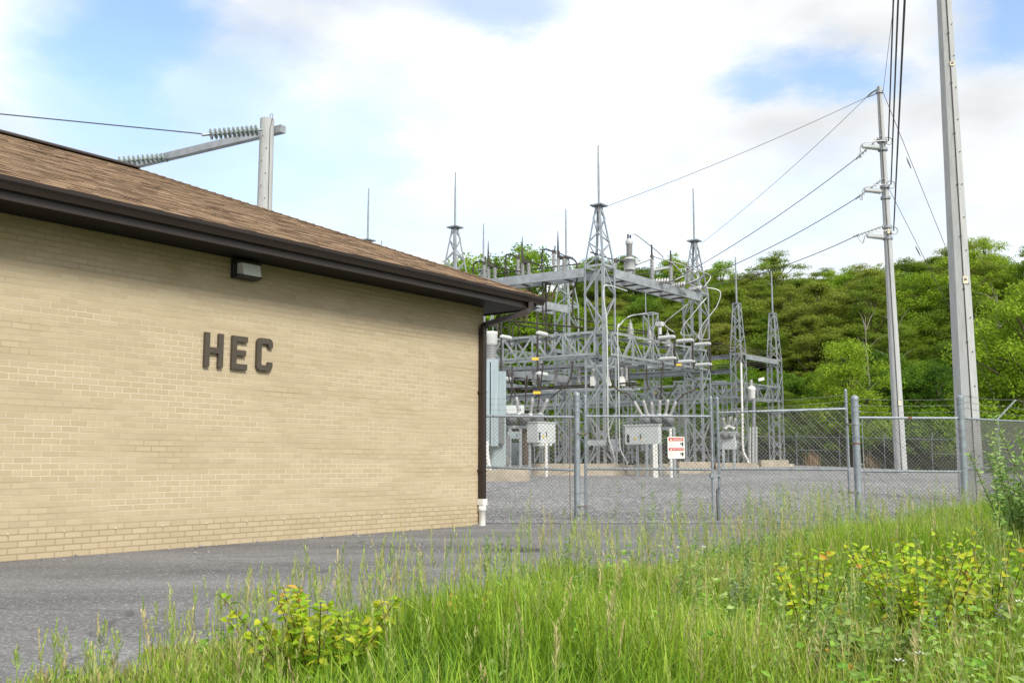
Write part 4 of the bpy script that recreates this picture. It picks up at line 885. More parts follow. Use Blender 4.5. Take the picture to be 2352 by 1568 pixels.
# circuit breakers
def breaker(label, Y_, zf, bush, cab, legs, conduits, pad, tank=True, plate=True, wide='left', dy0=0.0):
    p0 = at(*zf(*cab[0]), Y_); root = at(*zf((cab[0][0] + cab[1][0]) / 2, legs[0][1]), Y_); root.z = gz(root.x, root.y)
    t = thing('circuit_breaker', label, 'circuit breaker', root, 'circuit breakers in the yard')
    f = 2286.7 / Y_
    u0, v0 = zf(*cab[0]); u1, v1 = zf(*cab[1]); um = zf(cab[2], 0)[0]
    # cabinet: nearest vertical edge at um, one face runs along BX to the left, one along AX to the right
    E_ = at(um, (v0 + v1) / 2, Y_); Lb = max(.12, (um - u0) / f / .83); La = max(.12, (u1 - um) / f / .56)
    zt_, zb_ = at(um, v0, Y_).z, at(um, v1, Y_).z
    cc = E_ + BX * Lb / 2 + AX * La / 2; cc.z = (zt_ + zb_) / 2
    b = MB(); b.box(cc, BX * Lb / 2, AX * La / 2, Z * (zt_ - zb_) / 2); b.box(V((cc.x, cc.y, zt_ + .02)), BX * (Lb / 2 + .03), AX * (La / 2 + .03), Z * .02)
    cb = b.build('cabinet', M['cabinet'], t)
    fo, fd, fn, FL = (E_, BX, -AX, Lb) if wide == 'left' else (E_, AX, -BX, La)
    if plate:
        def fpt(a_, z_): return V((fo.x, fo.y, 0)) + fd * (FL * a_) + fn * .006 + Z * (zb_ + (zt_ - zb_) * z_)
        s_ = (lambda a_: 1 - a_) if wide == 'left' else (lambda a_: a_)
        b = MB(); b.box(fpt(s_(.1), .32), fd * .05, fn * .006, Z * .14); b.build('window', M['black'], cb)
        b = MB(); b.box(fpt(s_(.32), .30), fd * .05, fn * .006, Z * .035); b.build('warning_label', M['yellow'], cb)
        b = MB(); b.box(fpt(s_(.52), .22), fd * .04, fn * .006, Z * .06); b.build('data_plate', M['cream'], cb)
        b = MB(); b.box(fpt(s_(.48), .42), fd * .012, fn * .02, Z * .09); b.build('door_handle', M['dark_metal'], cb)
    for (xb, yb, xt, yt) in bush:
        p, q = at(*zf(xb, yb), Y_ + .5 + dy0), at(*zf(xt, yt), Y_ + .5 + dy0); b = MB(); d = (q - p).normalized()
        b.lathe(p, d, [(.11, -.12), (.11, -.02)] + sheds((q - p).length, .078, 13, .6) + [(.05, (q - p).length + .03), (.05, (q - p).length + .09)], 12); b.build('bushing', M['porcelain'], t)
    xs_ = [q[0] for q in bush]; yb = bush[0][1]; sA, sB = at(*zf(min(xs_) - 30, yb + 60), Y_ + .5 + dy0), at(*zf(max(xs_) + 30, yb + 60), Y_ + .5 + dy0)
    for i in range(3):
        f_ = (i + .5) / 3; c = sA.lerp(sB, f_); L_ = (sB - sA).length / 3 * .46; b = MB()
        b.lathe(c - V((L_, 0, 0)), V((1, 0, 0)), [(.1, 0), (.2, .03), (.22, .08), (.22, L_ * 2 - .08), (.2, L_ * 2 - .03), (.1, L_ * 2)], 14); b.lathe(c - V((0, .5, 0)), V((0, 1, 0)), [(.05, 0), (.13, .05), (.17, .2), (.17, 1.0)], 12)
        b.build('tank', M['dark_paint'], t)
    b = MB(); zf_ = sA.z - .28; b.bar(V((sA.x, sA.y - .12, zf_)), V((sB.x, sB.y - .12, zf_)), .08, .1); b.bar(V((sA.x, sA.y + .45, zf_)), V((sB.x, sB.y + .45, zf_)), .08, .1)
    b.build('support_frame', M['galv'], t)
    for (x, y) in legs:
        for dy in (.35 + dy0, .95 + dy0):
            P_ = at(*zf(x, y), Y_ + dy); P_.z = gz(P_.x, P_.y); b = MB(); b.bar(P_, V((P_.x, P_.y, zf_)), .1, .1); b.build('leg', M['galv'], t)
    for (x, yt, yb_) in conduits:
        P_ = at(*zf(x, yb_), Y_ - .3); P_.z = gz(P_.x, P_.y) - .05; b = MB(); b.tube([P_, V((P_.x, P_.y, at(*zf(x, yt), Y_ - .3).z))], .055, 10); b.build('conduit', M['pvc'], t)
    return t
breaker('left circuit breaker with four grey bushings beside the tall radiators', 36, z6, [(272, 785, 205, 650), (398, 765, 375, 620), (535, 775, 552, 628), (655, 775, 715, 640)], [(490, 880), (810, 1105), 612], [(300, 1340), (420, 1350), (525, 1370)], [(708, 1105, 1450)], None, wide='right')
breaker('centre circuit breaker with six bushings fanned above a wide grey cabinet', 36, z7, [(522, 960, 460, 845), (578, 950, 545, 835), (628, 950, 622, 850), (700, 945, 705, 835), (765, 945, 785, 825), (815, 955, 858, 845)], [(370, 1060), (722, 1250), 690], [(480, 1430), (575, 1440), (715, 1480), (855, 1480)], [(648, 1250, 1540), (672, 1250, 1540), (818, 1100, 1440)], None, dy0=.8)
def z3(x, y): return pt(x, y, 1640, 560, 2.6125)
breaker('small far circuit breaker seen through the right gate leaf', 44, z3, [(340, 1255, 330, 1215), (365, 1245, 372, 1205), (392, 1255, 405, 1215)], [(315, 1295), (412, 1400), 405], [(330, 1470), (400, 1470)], [], None, plate=False)
# control boxes near the tower foot
def simple_box(name, label, cat, c, ex, ey, ez, m, door=True):
    t = thing(name, label, cat, c - Z * ez); b = MB(); b.box(c, V((ex, 0, 0)), V((0, ey, 0)), Z * ez); b.build('case', M[m], t)
    b = MB(); b.box(c - V((0, ey + .004, 0)), V((ex * .9, 0, 0)), V((0, .004, 0)), Z * ez * .92); d = b.build('door', M[m], t); b = MB(); b.box(c - V((-ex * .7, ey + .018, 0)), V((.012, 0, 0)), V((0, .01, 0)), Z * .06); b.build('handle', M['dark_metal'], d)
    return t
def px_box(name, label, cat, zf, x0, y0, x1, y1, Y_, m, depth=.2):
    a_, c_ = at(*zf(x0, y0), Y_), at(*zf(x1, y1), Y_); return simple_box(name, label, cat, (a_ + c_) / 2, abs(c_.x - a_.x) / 2, depth, abs(a_.z - c_.z) / 2, m)
px_box('control_box', 'grey control box fixed between the legs of the tallest tower', 'control box', z7, 195, 1205, 300, 1325, 40.2, 'galv_dull')
px_box('control_box', 'low grey box behind and under the centre breaker', 'control box', z7, 520, 1250, 610, 1320, 38, 'tank')
px_box('relay_cabinet', 'upper grey cabinet between the radiators and left breaker', 'cabinet', z6, 270, 985, 400, 1065, 38.5, 'tank', .3)
px_box('relay_cabinet', 'tall grey cabinet standing behind the left breaker legs', 'cabinet', z6, 262, 1110, 405, 1350, 38.2, 'tank', .35)
px_box('control_box', 'small grey box under the left breaker cabinet', 'control box', z6, 555, 1108, 770, 1145, 36.4, 'cabinet')
px_box('control_box', 'square grey unit on top of the left transformer frame', 'control box', z6, 165, 690, 460, 790, 42, 'cabinet')
px_box('control_box', 'brown grey box beside the tall conduit, low behind centre gate', 'control box', z7, 400, 1268, 466, 1300, 39, 'dark_paint', .1)
b = MB(); P_ = at(*z6(1270, 1110), 40.4); b.bar(at(*z6(1170, 1110), 40.3), at(*z6(1384, 1110), 40.3), .1, .22)
tag(b.build('brace_beam', M['galv']), 'short grey beam across the foot of the tallest tower', 'beam')
# conduits up the tallest tower
cable('white conduit up the front leg of the tallest tower, elbow at its top', [at(*z7(255, 1560), 39.4), at(*z7(250, 1400), 39.4), at(*z7(218, 1290), 39.4), at(*z7(192, 1200), 39.4), at(*z7(182, 1000), 39.4), at(*z7(178, 500), 39.4), at(*z7(168, 0), 39.4)] + [at(1388, 700, 39.4), at(1386, 668, 39.4), at(1394, 655, 39.6), at(1440, 668, 41.5)], .03, 'porcelain_pale', 'conduit')
cable('thin white conduit running up the right leg of the tallest tower', [at(*z7(378, 1560), 39.8), at(*z7(375, 1440), 39.8), at(*z7(318, 1330), 39.8), at(*z7(300, 1200), 39.8), at(*z7(290, 600), 39.8), at(*z7(280, 100), 39.8), at(*z7(310, 50), 40)], .024, 'porcelain_pale', 'conduit')
cable('white conduit up the slim tower with a kink near the ground', [at(*z3(490, 1500), 49), at(*z3(485, 1470), 49), at(*z3(455, 1400), 49), at(*z3(450, 1200), 49), at(*z3(442, 850), 49)], .05, 'white', 'conduit')
for i, x in enumerate((500, 518, 540)): rod('conduit', ('left', 'middle', 'right')[i] + 'most of three short grey conduits beside the slim tower', 'conduit', [at(*z3(x, 1490), 49), at(*z3(x, 1260), 49)], .05, 'alum', 8, 'short grey conduits beside the slim tower')
b = MB(); P_ = at(*z3(525, 1480), 50.3)
t = thing('recloser', 'white capped recloser on a grey post near the slim towers', 'recloser', P_)
b.tube([P_, at(*z3(522, 1085), 50.3)], .1, 10); b.build('post', M['galv_dull'], t); b = MB(); c = at(*z3(510, 1080), 50); h = at(*z3(510, 1025), 50).z - c.z
b.lathe(c, Z, [(.12, 0), (.18, .06), (.19, h), (.21, h + .02), (.21, h + .1), (.13, h + .2)], 14); b.build('tank', M['white'], t); b = MB(); b.lathe(c + Z * (h + .2), Z, sheds(.32, .1, 4), 10); b.build('bushing', M['porcelain'], t)
b = MB(); P_ = at(*z3(570, 955), 50.6); b.box(P_, V((.14, 0, .04)), V((0, .08, 0)), V((-.02, 0, .07)))
tag(b.build('floodlight', M['white']), 'little white floodlight on the low truss between slim towers', 'lamp')
# power transformer at the building corner
YT = 34.0
root = at(1095, 1090, YT); root.z = gz(root.x, root.y)
t = thing('power_transformer', 'big grey blue power transformer with tall radiator bank beside the brick corner', 'transformer', root)
ra, rb_ = at(1111, 826, YT), at(1144.5, 1024, YT)
for k in range(5):
    x1 = rb_.x - k * .29; b = MB(); w_ = .25
    b.abox(x1 - w_, x1, YT - .3, YT + .7, rb_.z, ra.z)
    for j in range(1): b.abox(x1 - w_ * .52 - .01, x1 - w_ * .52 + .01, YT - .318, YT - .3, rb_.z, ra.z)
    b.build('radiator', M['tank'], t)
b = MB(); b.abox(rb_.x - 2.6, rb_.x + .25, YT + 1.0, YT + 3.0, gz(0, YT) + .25, ra.z - .3); b.build('tank', M['tank'], t)
b = MB(); b.abox(rb_.x - 2.7, rb_.x + .35, YT - .2, YT + 3.1, gz(0, YT) + .02, gz(0, YT) + .28); b.build('skid', M['dark_paint'], t)
b = MB(); b.abox(rb_.x - .05, rb_.x + .2, YT + .75, YT + .98, rb_.z + .1, rb_.z + 1.0); b.abox(rb_.x + .12, rb_.x + .4, YT + 1.1, YT + 1.6, rb_.z - .6, rb_.z + .4); b.build('valve_box', M['dark_paint'], t)
bu0, bu1 = at(1127, 828, YT + .5), at(1127, 792, YT + .5)
b = MB(); b.lathe(bu0 - Z * .1, Z, [(.28, 0), (.28, .1)] + [(r_, z_ + .1) for r_, z_ in sheds(bu1.z - bu0.z, .22, 10, .7)], 16); b.build('bushing', M['porcelain'], t)
zc = at(1127, 762, YT + .5).z - bu1.z
b = MB(); b.lathe(bu1, Z, [(.2, 0), (.24, .02), (.24, zc * .8), (.25, zc * .82), (.25, zc)], 18); b.lathe(bu1 + Z * zc * .45 - V((.2, .1, 0)), V((-1, -.4, 0)), [(.16, 0), (.16, .12), (.2, .13), (.2, .18), (.05, .2), (.05, .3)], 14); b.build('bushing_cap', M['white'], t)
for dx in (0, .14):
    b = MB(); p = at(1120, 1085, YT - .6) + V((dx, 0, 0)); p.z = gz(p.x, p.y) + .05; b.tube(smooth_path([p, p + Z * .35 + V((-.08, 0, 0)), p + Z * .9 + V((-.16, 0, 0)), p + Z * 1.25 + V((-.16, 0, 0))], 4), .06, 10); b.build('conduit', M['white'], t)
# concrete pads
def pad(label, u0, u1, vt, vb, Y_, dep):
    a_, c_ = at(u0, vt, Y_), at(u1, vb, Y_); b = MB(); zb_ = min(gz(c_.x, c_.y), c_.z) - .15
    b.abox(a_.x, c_.x, Y_, Y_ + dep, zb_, a_.z); return tag(b.build('concrete_pad', M['pad']), label, 'concrete pad')
pad('stained concrete pad under the power transformer', 1070, 1216, 1078, 1099, 32.6, 4.0)
pad('long concrete plinth under the left breaker and tall tower', 1217, 1436, 1064, 1093, 37.5, 4.5)
pad('concrete plinth under the centre breaker', 1437, 1540, 1068, 1083, 38.4, 3)
pad('concrete plinth behind the warning sign', 1560, 1640, 1060, 1092, 40, 3)
pad('concrete plinth under the slim tower conduits', 1645, 1740, 1062, 1078, 46.8, 4)
pad('low concrete plinth under the farthest slim tower', 1748, 1812, 1056, 1066, 52, 3)

# ------------------------------------------------------------------ poles and line wires
def conc_pole(label, u, Y_, r0, r1, vtop, lean=V((0, 0, 0)), n=8, ztop=None, vref=1000):
    P_ = at(u, vref, Y_); P_.z = gz(P_.x, P_.y) - .1; zt_ = ztop if ztop else at(u, vtop, Y_).z; T_ = V((P_.x, P_.y, zt_)) + lean
    t = thing('concrete_pole', label, 'utility pole', P_); b = MB(); b.tube([P_, T_], [r0, r1], n, True, sm=n > 10); sh = b.build('shaft', M['pole'], t); return t, P_, T_, r0, r1
# pole behind the roof, with a box arm
t, P1, T1p, _, _ = conc_pole('round concrete pole with long box arm rising behind the brown roof', 610.5, 25, .23, .18, 274, n=20, vref=380)
AD = V((-.85, .525, 0)); ac = at(611, 306, 25.35); arm0, arm1 = ac - AD * .62, ac + AD * 6.8
b = MB(); b.bar(arm0, arm1, .19, .19); b.build('cross_arm', M['galv'], t)
b = MB(); b.tube([T1p + Z * .0 + V((.1, -.1, 0)), T1p + V((.1, -.1, .08)), T1p + V((.15, -.1, .12)), T1p + V((.17, -.1, .05)), T1p + V((.12, -.15, -.3)), P1 + V((.17, -.17, 1))], .008, 5); b.build('ground_wire', M['dark_metal'], t)
b = MB()
for k in range(9): z_ = T1p.z - .5 - k * .33; b.lathe(V((T1p.x + (.05 if k % 2 else -.06), T1p.y - .195, z_)), V((0, -1, 0)), [(.009, -.03), (.009, .02)], 6)
b.build('step_bolts', M['dark_metal'], t)
Yq = 24.6
s1a, s1b = at(592, 299, Yq), at(478, 309, Yq - .6); s2a, s2b = at(386, 361, 27.4), at(268, 371, 26.7)
gq = 'glass strain strings on the box arm'
string('upper string of glass discs next to the pole top', s1a, s1b, 11, .145, gq, thick=True); string('lower string of glass discs halfway down the box arm', s2a, s2b, 11, .145, gq, thick=True)
gw = 'overhead line wires'
def wire(label, p, q, r, sag=.0, m='cable', name='line_wire', group=None, n=14):
    pts = [V(p).lerp(V(q), i / n) - Z * (4 * sag * (i / n) * (1 - i / n)) for i in range(n + 1)]; return rod(name, label, 'wire', pts, r, m, 6, group)
w0 = at(0, 262, 23.4); wire('line wire running left from the upper glass string', s1b, s1b + (w0 - s1b) * 3, .016)
w1 = at(150, 360, 25.8); wire('line wire from the lower glass string vanishing behind the ridge', s2b, s2b + (w1 - s2b) * 4, .016)
# tall pole in the yard
t, P2, T2p, ra_, rb2 = conc_pole('slender concrete pole in the yard carrying three line insulators', 2066, 40, .245, .10, 200, V((-.16, 0, 0)), 20)
b = MB()
f = lambda k: P2.lerp(T2p, k) + V((-.06, -(.245 + (.10 - .245) * k) - .008, 0))
b.tube([f(k / 12) for k in range(13)], .012, 5); b.build('ground_wire', M['dark_metal'], t)
b = MB(); c = P2.lerp(T2p, .615); b.box(c + V((-.02, -.19, 0)), V((.05, 0, 0)), V((0, .01, 0)), Z * .09); c = P2.lerp(T2p, .18); b.box(c + V((.0, -.26, 0)), V((.06, 0, 0)), V((0, .01, 0)), Z * .1); b.build('pole_tag', M['cream'], t)
def pole_pt(P_, T_, v): # height on a pole for a photo row
    lo, hi = 0.0, 1.0
    for _ in range(40):
        m_ = (lo + hi) / 2
        if proj_v(P_.lerp(T_, m_)) > v: lo = m_
        else: hi = m_
    return P_.lerp(T_, lo)
b = MB()
for v in (212, 325, 344, 430, 455, 522, 548): c = pole_pt(P2, T2p, v); b.lathe(c - Z * .05, Z, [(.15 if v < 300 else .2, 0), (.15 if v < 300 else .2, .1)], 14)
b.build('pole_band', M['galv_dull'], t)
Ytarget = [e1, e2, e3]
phase = [('upper', 318, 340, (1972, 360)), ('middle', 415, 440, (1972, 452)), ('lower', 520, 545, (1968, 541))]
topx = [2052, 2063, 2078]
for i, (nm, vs, vp, (eu, ev)) in enumerate(phase):
    a_ = pole_pt(P2, T2p, vs) + V((-.15, -.1, 0)); q = at(eu, ev, 40.3)
    string(f'{nm} slanting strain string on the slender yard pole', a_, q, 8, .115, 'strain strings on the slender yard pole', 'porcelain')
    wire(f'{nm} line wire from the slender pole to the right beam', q, Ytarget[i], .017, .25)
    c = pole_pt(P2, T2p, vp); tip = c + V((-.95, -.2, .02)); b = MB(); b.lathe(c + V((-.15, 0, 0)), tip - c, [(.06, 0)] + [(r_ * (1 - .3 * z_ / .75), z_ + .05) for r_, z_ in sheds(.72, .12, 10, .8)], 12)
    tag(b.build('line_post_insulator', M['porcelain_pale']), f'{nm} horizontal post insulator on the slender yard pole', 'insulator', 'horizontal post insulators on the yard pole')
    eye = pole_pt(P2, T2p, vp - 14) + V((.2, -.15, 0))
    cable(f'{nm} loop of jumper cable round the slender yard pole', [q, q.lerp(tip, .6) - Z * .3, tip + Z * .05, c + V((-.4, -.25, .2)), eye], .018, 'alum')
    b = MB(); b.tube([eye + V((.16 * math.cos(g), -.02, .16 * math.sin(g))) for g in np.linspace(0, 2 * math.pi, 13)], .03, 6, False); tag(b.build('wire_clamp', M['galv']), f'{nm} round wire clamp at the right side of the yard pole', 'clamp')
    d = look(topx[i], 0); zt_ = eye.z + .5; tp = V((0, 0, 1)) + d * ((zt_ - 1) / d.z)
    wire(f'{nm} thick line wire passing overhead from the slender pole', eye, eye + (tp - eye) * 4.5, .026, 0)
st = pole_pt(P2, T2p, 212); d = look(2046, 0); tp = V((0, 0, 1)) + d * ((st.z - .5) / d.z)
wire('thin static wire passing overhead from the tip of slender pole', st + V((.12, -.1, 0)), st + (tp - st) * 4.5, .009)
sa = at(1990, 224, 40.3); b = MB(); b.tube([st + V((-.1, 0, .12)), at(2000, 215, 40.2), sa], [.03, .05, .03], 6); b.tube([st + V((-.1, 0, -.05)), at(2000, 221, 40.2), sa], .025, 6)
tag(b.build('dead_end_clamp', M['galv_dull']), 'paired dark clamps at the tip of the slender pole', 'clamp')
wire('static wire from slender pole tip to the tallest tower', sa, at(1393, 474, 41), .011, .15); wire('static wire from slender pole tip to the line wire tower', sa, at(1612, 558, 47.7), .011, .2)
gA, gB = at(2352, 1012, 52), at(2330, 1000, 50)
wire('upper guy wire from the slender pole to the ground', st + V((.15, 0, 0)), gA, .012); wire('lower guy wire from the slender pole to the ground', pole_pt(P2, T2p, 432) + V((.15, 0, 0)), gB, .012)
for i, (p, q, f0) in enumerate(((st, gA, .17), (pole_pt(P2, T2p, 432), gB, .22))):
    c = V(p).lerp(q, f0); d = (V(q) - p).normalized(); b = MB(); b.tube([c - d * .3, c - d * .1, c + d * .1, c + d * .3], [.015, .03, .03, .015], 6)
    tag(b.build('guy_insulator', M['galv_dull']), ('strain link on the upper guy wire', 'strain link on the lower guy wire')[i], 'insulator')
b = MB(); gq0 = V(st).lerp(gA, .945); b.tube([gq0, V(gA) + (gA - st) * .015], .05, 8); tag(b.build('guy_guard', M['white']), 'white plastic guard on the bottom of the upper guy wire', 'guard')
# big near pole at the right
t, P3, T3p, r0, r1 = conc_pole('big square tapered concrete pole right of the corner post', 2224, 23, .30, .12, None, n=8, ztop=17.5)
b = MB()
f = lambda k, dx=-.02: V((P3.x + dx, P3.y - (r0 + (r1 - r0) * k) * .93 - .012, P3.z + (T3p.z - P3.z) * k))
b.tube([f(k / 20) for k in range(21)], .011, 6); gwi = b.build('ground_wire', M['dark_metal'], t)
b = MB()
for k in range(1, 14): c = f(k / 14); b.box(c, V((.022, 0, 0)), V((0, .012, 0)), Z * .012)
b.build('wire_clips', M['dark_metal'], gwi)
b = MB()
for k in range(22): c = f(k / 22 + .02, .11 - .04 * k / 22); b.lathe(c + V((0, .03, 0)), V((0, -1, 0)), [(.012, -.02), (.012, .03)], 6)
b.build('bolt_holes', M['dark_metal'], t)
for v, c_ in ((647, 'cream'), (154, 'cream')):
    c = pole_pt(P3, T3p, v); k = (c.z - P3.z) / (T3p.z - P3.z); b = MB(); b.box(f(k, .02) - V((0, .012, 0)), V((.055, 0, 0)), V((0, .004, 0)), Z * (.085 if v > 400 else .05)); g = b.build('pole_tag', M[c_], t)
    b = MB(); b.box(f(k, .02) - V((0, .018, 0)), V((.03, 0, 0)), V((0, .002, 0)), Z * .012); b.box(f(k, .02) - V((0, .018, -.03)), V((.03, 0, 0)), V((0, .002, 0)), Z * .008); b.build('mark', M['black'], g)

# ------------------------------------------------------------------ fences
def fabric(b, A, B, z0a, z0b, h, pitch=.070, r=.0037):
    A, B = V(A), V(B); L_ = (B - A).length; d = (B - A) / L_; nrm = V((d.y, -d.x, 0))
    def pos(x, z, o): f_ = x / L_; return A + d * x + Z * (z0a + (z0b - z0a) * f_ + z) + nrm * o
    n = int((L_ + h) / pitch) + 1
    for k in range(n):
        c = k * pitch
        x0, x1 = max(0, c - h), min(L_, c)                # x + z = c
        if x1 > x0: b.tube([pos(x0, c - x0, .002), pos(x1, c - x1, .002)], r, 3, False, False)
        c2 = c - h                                         # x - z = c2
        x0, x1 = max(0, c2), min(L_, c2 + h)
        if x1 > x0: b.tube([pos(x0, x0 - c2, -.002), pos(x1, x1 - c2, -.002)], r, 3, False, False)
def barbed(b, A, B, r=.0028, barbs=True, sag=.02):
    A, B = V(A), V(B); n = 10; P_ = [A.lerp(B, i / n) - Z * (4 * sag * (i / n) * (1 - i / n)) for i in range(n + 1)]
    b.tube(P_, r, 4, False, False)
    if barbs:
        m_ = int((B - A).length / .125)
        for k in range(1, m_):
            f_ = k / m_; c = A.lerp(B, f_) - Z * (4 * sag * f_ * (1 - f_))
            for e in (V((.012, .01, .014)), V((-.012, .01, .014))): b.tube([c - e, c + e], .0016, 3, False, False)
YF = 18.1
def X(u, Y=YF): return (u - 1176) / 2286.7 * Y * .9925
def post_mesh(x, y, z0, z1, r, cap=True):
    b = MB(); b.tube([V((x, y, z0)), V((x, y, z1))], r, 16, not cap)
    if cap: b.lathe(V((x, y, z1 - .03)), Z, [(r * 1.08, 0), (r * 1.08, .035), (r * .85, .065), (r * .3, .085)], 16)
    return b
def bands(t, x, y, r, zs, m='pipe', rr=.006):
    for z in zs: b = MB(); b.lathe(V((x, y, z - .012)), Z, [(r + rr, 0), (r + rr, .024)], 16); b.bar(V((x + r, y - .004, z)), V((x + r + .035, y - .004, z)), .02, .022); b.build('band', M[m], t)
zTop, zMid = 1.86, .92
# left panel, building to the gate post
xA = X(1325.5); xL = -2.05
t = thing('chain_link_fence', 'chain link panel with mid rail between the brick building and gate post', 'fence', (xL, YF, 0))
b = MB(); fabric(b, (xL, YF - .03, 0), (xA - .06, YF - .03, 0), .02, .02, 1.84); b.build('mesh', M['wire'], t)
b = MB(); b.tube([V((xL, YF, zTop + .03)), V((xA - .05, YF, zTop - .01))], .024, 10); b.build('rail', M['pipe'], t)
b = MB(); b.tube([V((xL, YF, zMid + .08)), V((xA - .05, YF, zMid - .02))], .024, 10); b.build('rail', M['pipe'], t)
b = MB(); b.tube([V((xL, YF + .02, .1)), V((xA - .15, YF + .02, zMid - .05))], .006, 5); b.build('truss_rod', M['pipe'], t)
b = MB(); b.tube([V((xA - .13, YF + .01, .02)), V((xA - .13, YF + .01, zTop))], .008, 5); b.build('tension_bar', M['rust'], t)
b = MB()
for z in (2.0, 2.1, 2.2): barbed(b, (xL, YF, z), (xA, YF, z))
b.build('barbed_wire', M['wire'], t)
pz = at(1325, 906, YF).z
t = thing('gate_post', 'stout capped gate post carrying the left gate leaf, next to the brick building', 'post', (xA, YF, 0), 'capped gate posts')
post_mesh(xA, YF, -.1, pz, .057).build('tube', M['pipe'], t)
bands(t, xA, YF, .057, (.12, .5, 1.05, 1.5, 1.75, 1.95, 2.05, 2.15))
# gate leaves
def leaf(label, xa, xb, zt_a, zt_b, zb_, post_top, hinge_left):
    t = thing('gate_leaf', label, 'gate', ((xa if hinge_left else xb), YF, 0), 'chain link gate leaves'); r = .026
    for x, ztop in ((xa, post_top[0]), (xb, post_top[1])):
        b = MB(); b.tube([V((x, YF, zb_ - .02)), V((x, YF, ztop))], r, 12); b.lathe(V((x, YF, ztop - .01)), Z, [(r * 1.1, 0), (r * 1.1, .02), (r * .4, .045)], 12)
        for z in (zb_ + .25, .5, .95, 1.3, 1.62, ztop - .12, ztop - .22, ztop - .3): b.lathe(V((x, YF, z)), Z, [(r + .007, 0), (r + .007, .02)], 12)
        b.build('stile', M['pipe'], t)
    for za, zb2 in ((zt_a, zt_b), (zMid, zMid - .01), (zb_, zb_)):
        b = MB(); b.tube([V((xa, YF, za)), V((xb, YF, zb2))], .023, 10)
        n = int((xb - xa) / .3)
        for k in range(1, n): x = xa + (xb - xa) * k / n; b.tube([V((x, YF, za + (zb2 - za) * k / n)) + V((.0, .027 * math.cos(g), .027 * math.sin(g))) for g in np.linspace(0, 6.28, 9)], .004, 4, False)
        b.build('rail', M['pipe'], t)
    b = MB(); fabric(b, (xa, YF - .03, 0), (xb, YF - .03, 0), zb_, zb_, (zt_a + zt_b) / 2 - zb_); b.build('mesh', M['wire'], t)
    b = MB(); b.tube([V((xa, YF - .01, zb_ + .45)), V((xb, YF - .01, zb_ + .38))], .004, 5); b.tube([V((xa, YF + .02, zb_)), V((xb, YF + .02, zMid))] if hinge_left else [V((xa, YF + .02, zMid)), V((xb, YF + .02, zb_))], .005, 5); b.build('truss_rod', M['pipe'], t)
    b = MB()
    for k, dz in enumerate((.08, .19, .29)): barbed(b, (xa, YF, max(zt_a + .05, post_top[0] - dz)), (xb, YF, max(zt_b + .05, post_top[1] - dz)))
    b.build('barbed_wire', M['wire'], t)
    return t
xg = [X(1345), X(1636), X(1651), X(1949)]
g1 = leaf('left gate leaf with the red and white warning sign', xg[0], xg[1], 1.865, 1.865, -.005, (2.22, 2.2), True)
g2 = leaf('right gate leaf, its top rail rising towards the stout post', xg[2], xg[3], 1.93, 2.0, .0, (2.18, 2.33), False)
for z in (.1, .25, 1.55): b = MB(); b.bar(V((xA, YF - .06, z)), V((xg[0], YF - .03, z)), .02, .025); b.lathe(V((xg[0], YF, z - .02)), Z, [(.034, 0), (.034, .045)], 12); b.build('hinge', M['hinge'], g1)
for z in (.5, 1.72): b = MB(); b.bar(V((xg[3], YF - .03, z)), V((X(1968), YF - .06, z)), .02, .025); b.lathe(V((xg[3], YF, z - .02)), Z, [(.034, 0), (.034, .045)], 12); b.build('hinge', M['hinge'], g2)
b = MB(); b.bar(V((xg[1] - .05, YF - .045, .80)), V((xg[2] + .06, YF - .045, .80)), .03, .04); b.lathe(V((xg[1] - .03, YF - .05, .76)), Z, [(.035, 0), (.035, .09)], 10); b.build('latch', M['galv_dull'], g1)
b = MB(); b.tube([V((xg[2] - .055, YF - .03, -.02)), V((xg[2] - .055, YF - .03, .55)), V((xg[2] - .01, YF - .03, .58))], .012, 8); b.build('drop_rod', M['dark_metal'], g2)
xB = X(1969)
t = thing('gate_post', 'stout capped gate post right of the gates, standing in tall grass', 'post', (xB, YF, 0), 'capped gate posts')
post_mesh(xB, YF, -.2, at(1968, 914, YF).z, .066).build('tube', M['pipe'], t)
bands(t, xB, YF, .066, (.25, .75, 1.0, 1.5, 1.72, 1.95, 2.05))
b = MB(); b.lathe(V((xB, YF, 1.36)), Z, [(.073, 0), (.073, .025)], 16); b.build('rust_band', M['rust'], t)
# right front panel
xC = CP.x
t = thing('chain_link_fence', 'chain link panel in front of the slender pole, between stout post and corner post', 'fence', (xB, YF, 0))
b = MB(); fabric(b, (xB + .1, YF - .03, 0), (xC - .05, YF - .03, 0), .0, .0, 1.83); b.build('mesh', M['wire'], t)
for z in (1.84, zMid - .04): b = MB(); b.tube([V((xB + .06, YF, z)), V((xC - .05, YF, z - .01))], .024, 10); b.build('rail', M['pipe'], t)
b = MB(); b.lathe(V((xB + .95, YF, 1.835)), V((1, 0, 0)), [(.029, 0), (.029, .07)], 10); b.build('rail_sleeve', M['rust'], t)
b = MB(); b.tube([V((xB + .12, YF + .02, zMid - .06)), V((xC - .1, YF + .02, .05))], .005, 5); b.build('truss_rod', M['pipe'], t)
for x in (xB + .11, xC - .1): b = MB(); b.tube([V((x, YF - .02, .05)), V((x, YF - .02, 1.83))], .009, 6); b.build('tension_bar', M['galv'], t)
b = MB()
for z in (1.95, 2.07, 2.18): barbed(b, (xB + .06, YF, z), (xC, YF, z))
b.build('barbed_wire', M['wire'], t)
t = thing('corner_post', 'capped corner post where fence turns towards the hill', 'post', (xC, YF, 0))
post_mesh(xC, YF, -.2, at(2190, 914, YF).z, .06).build('tube', M['pipe'], t); bands(t, xC, YF, .06, (.3, .6, .95, 1.3, 1.62, 1.84, 2.0, 2.1, 2.2))
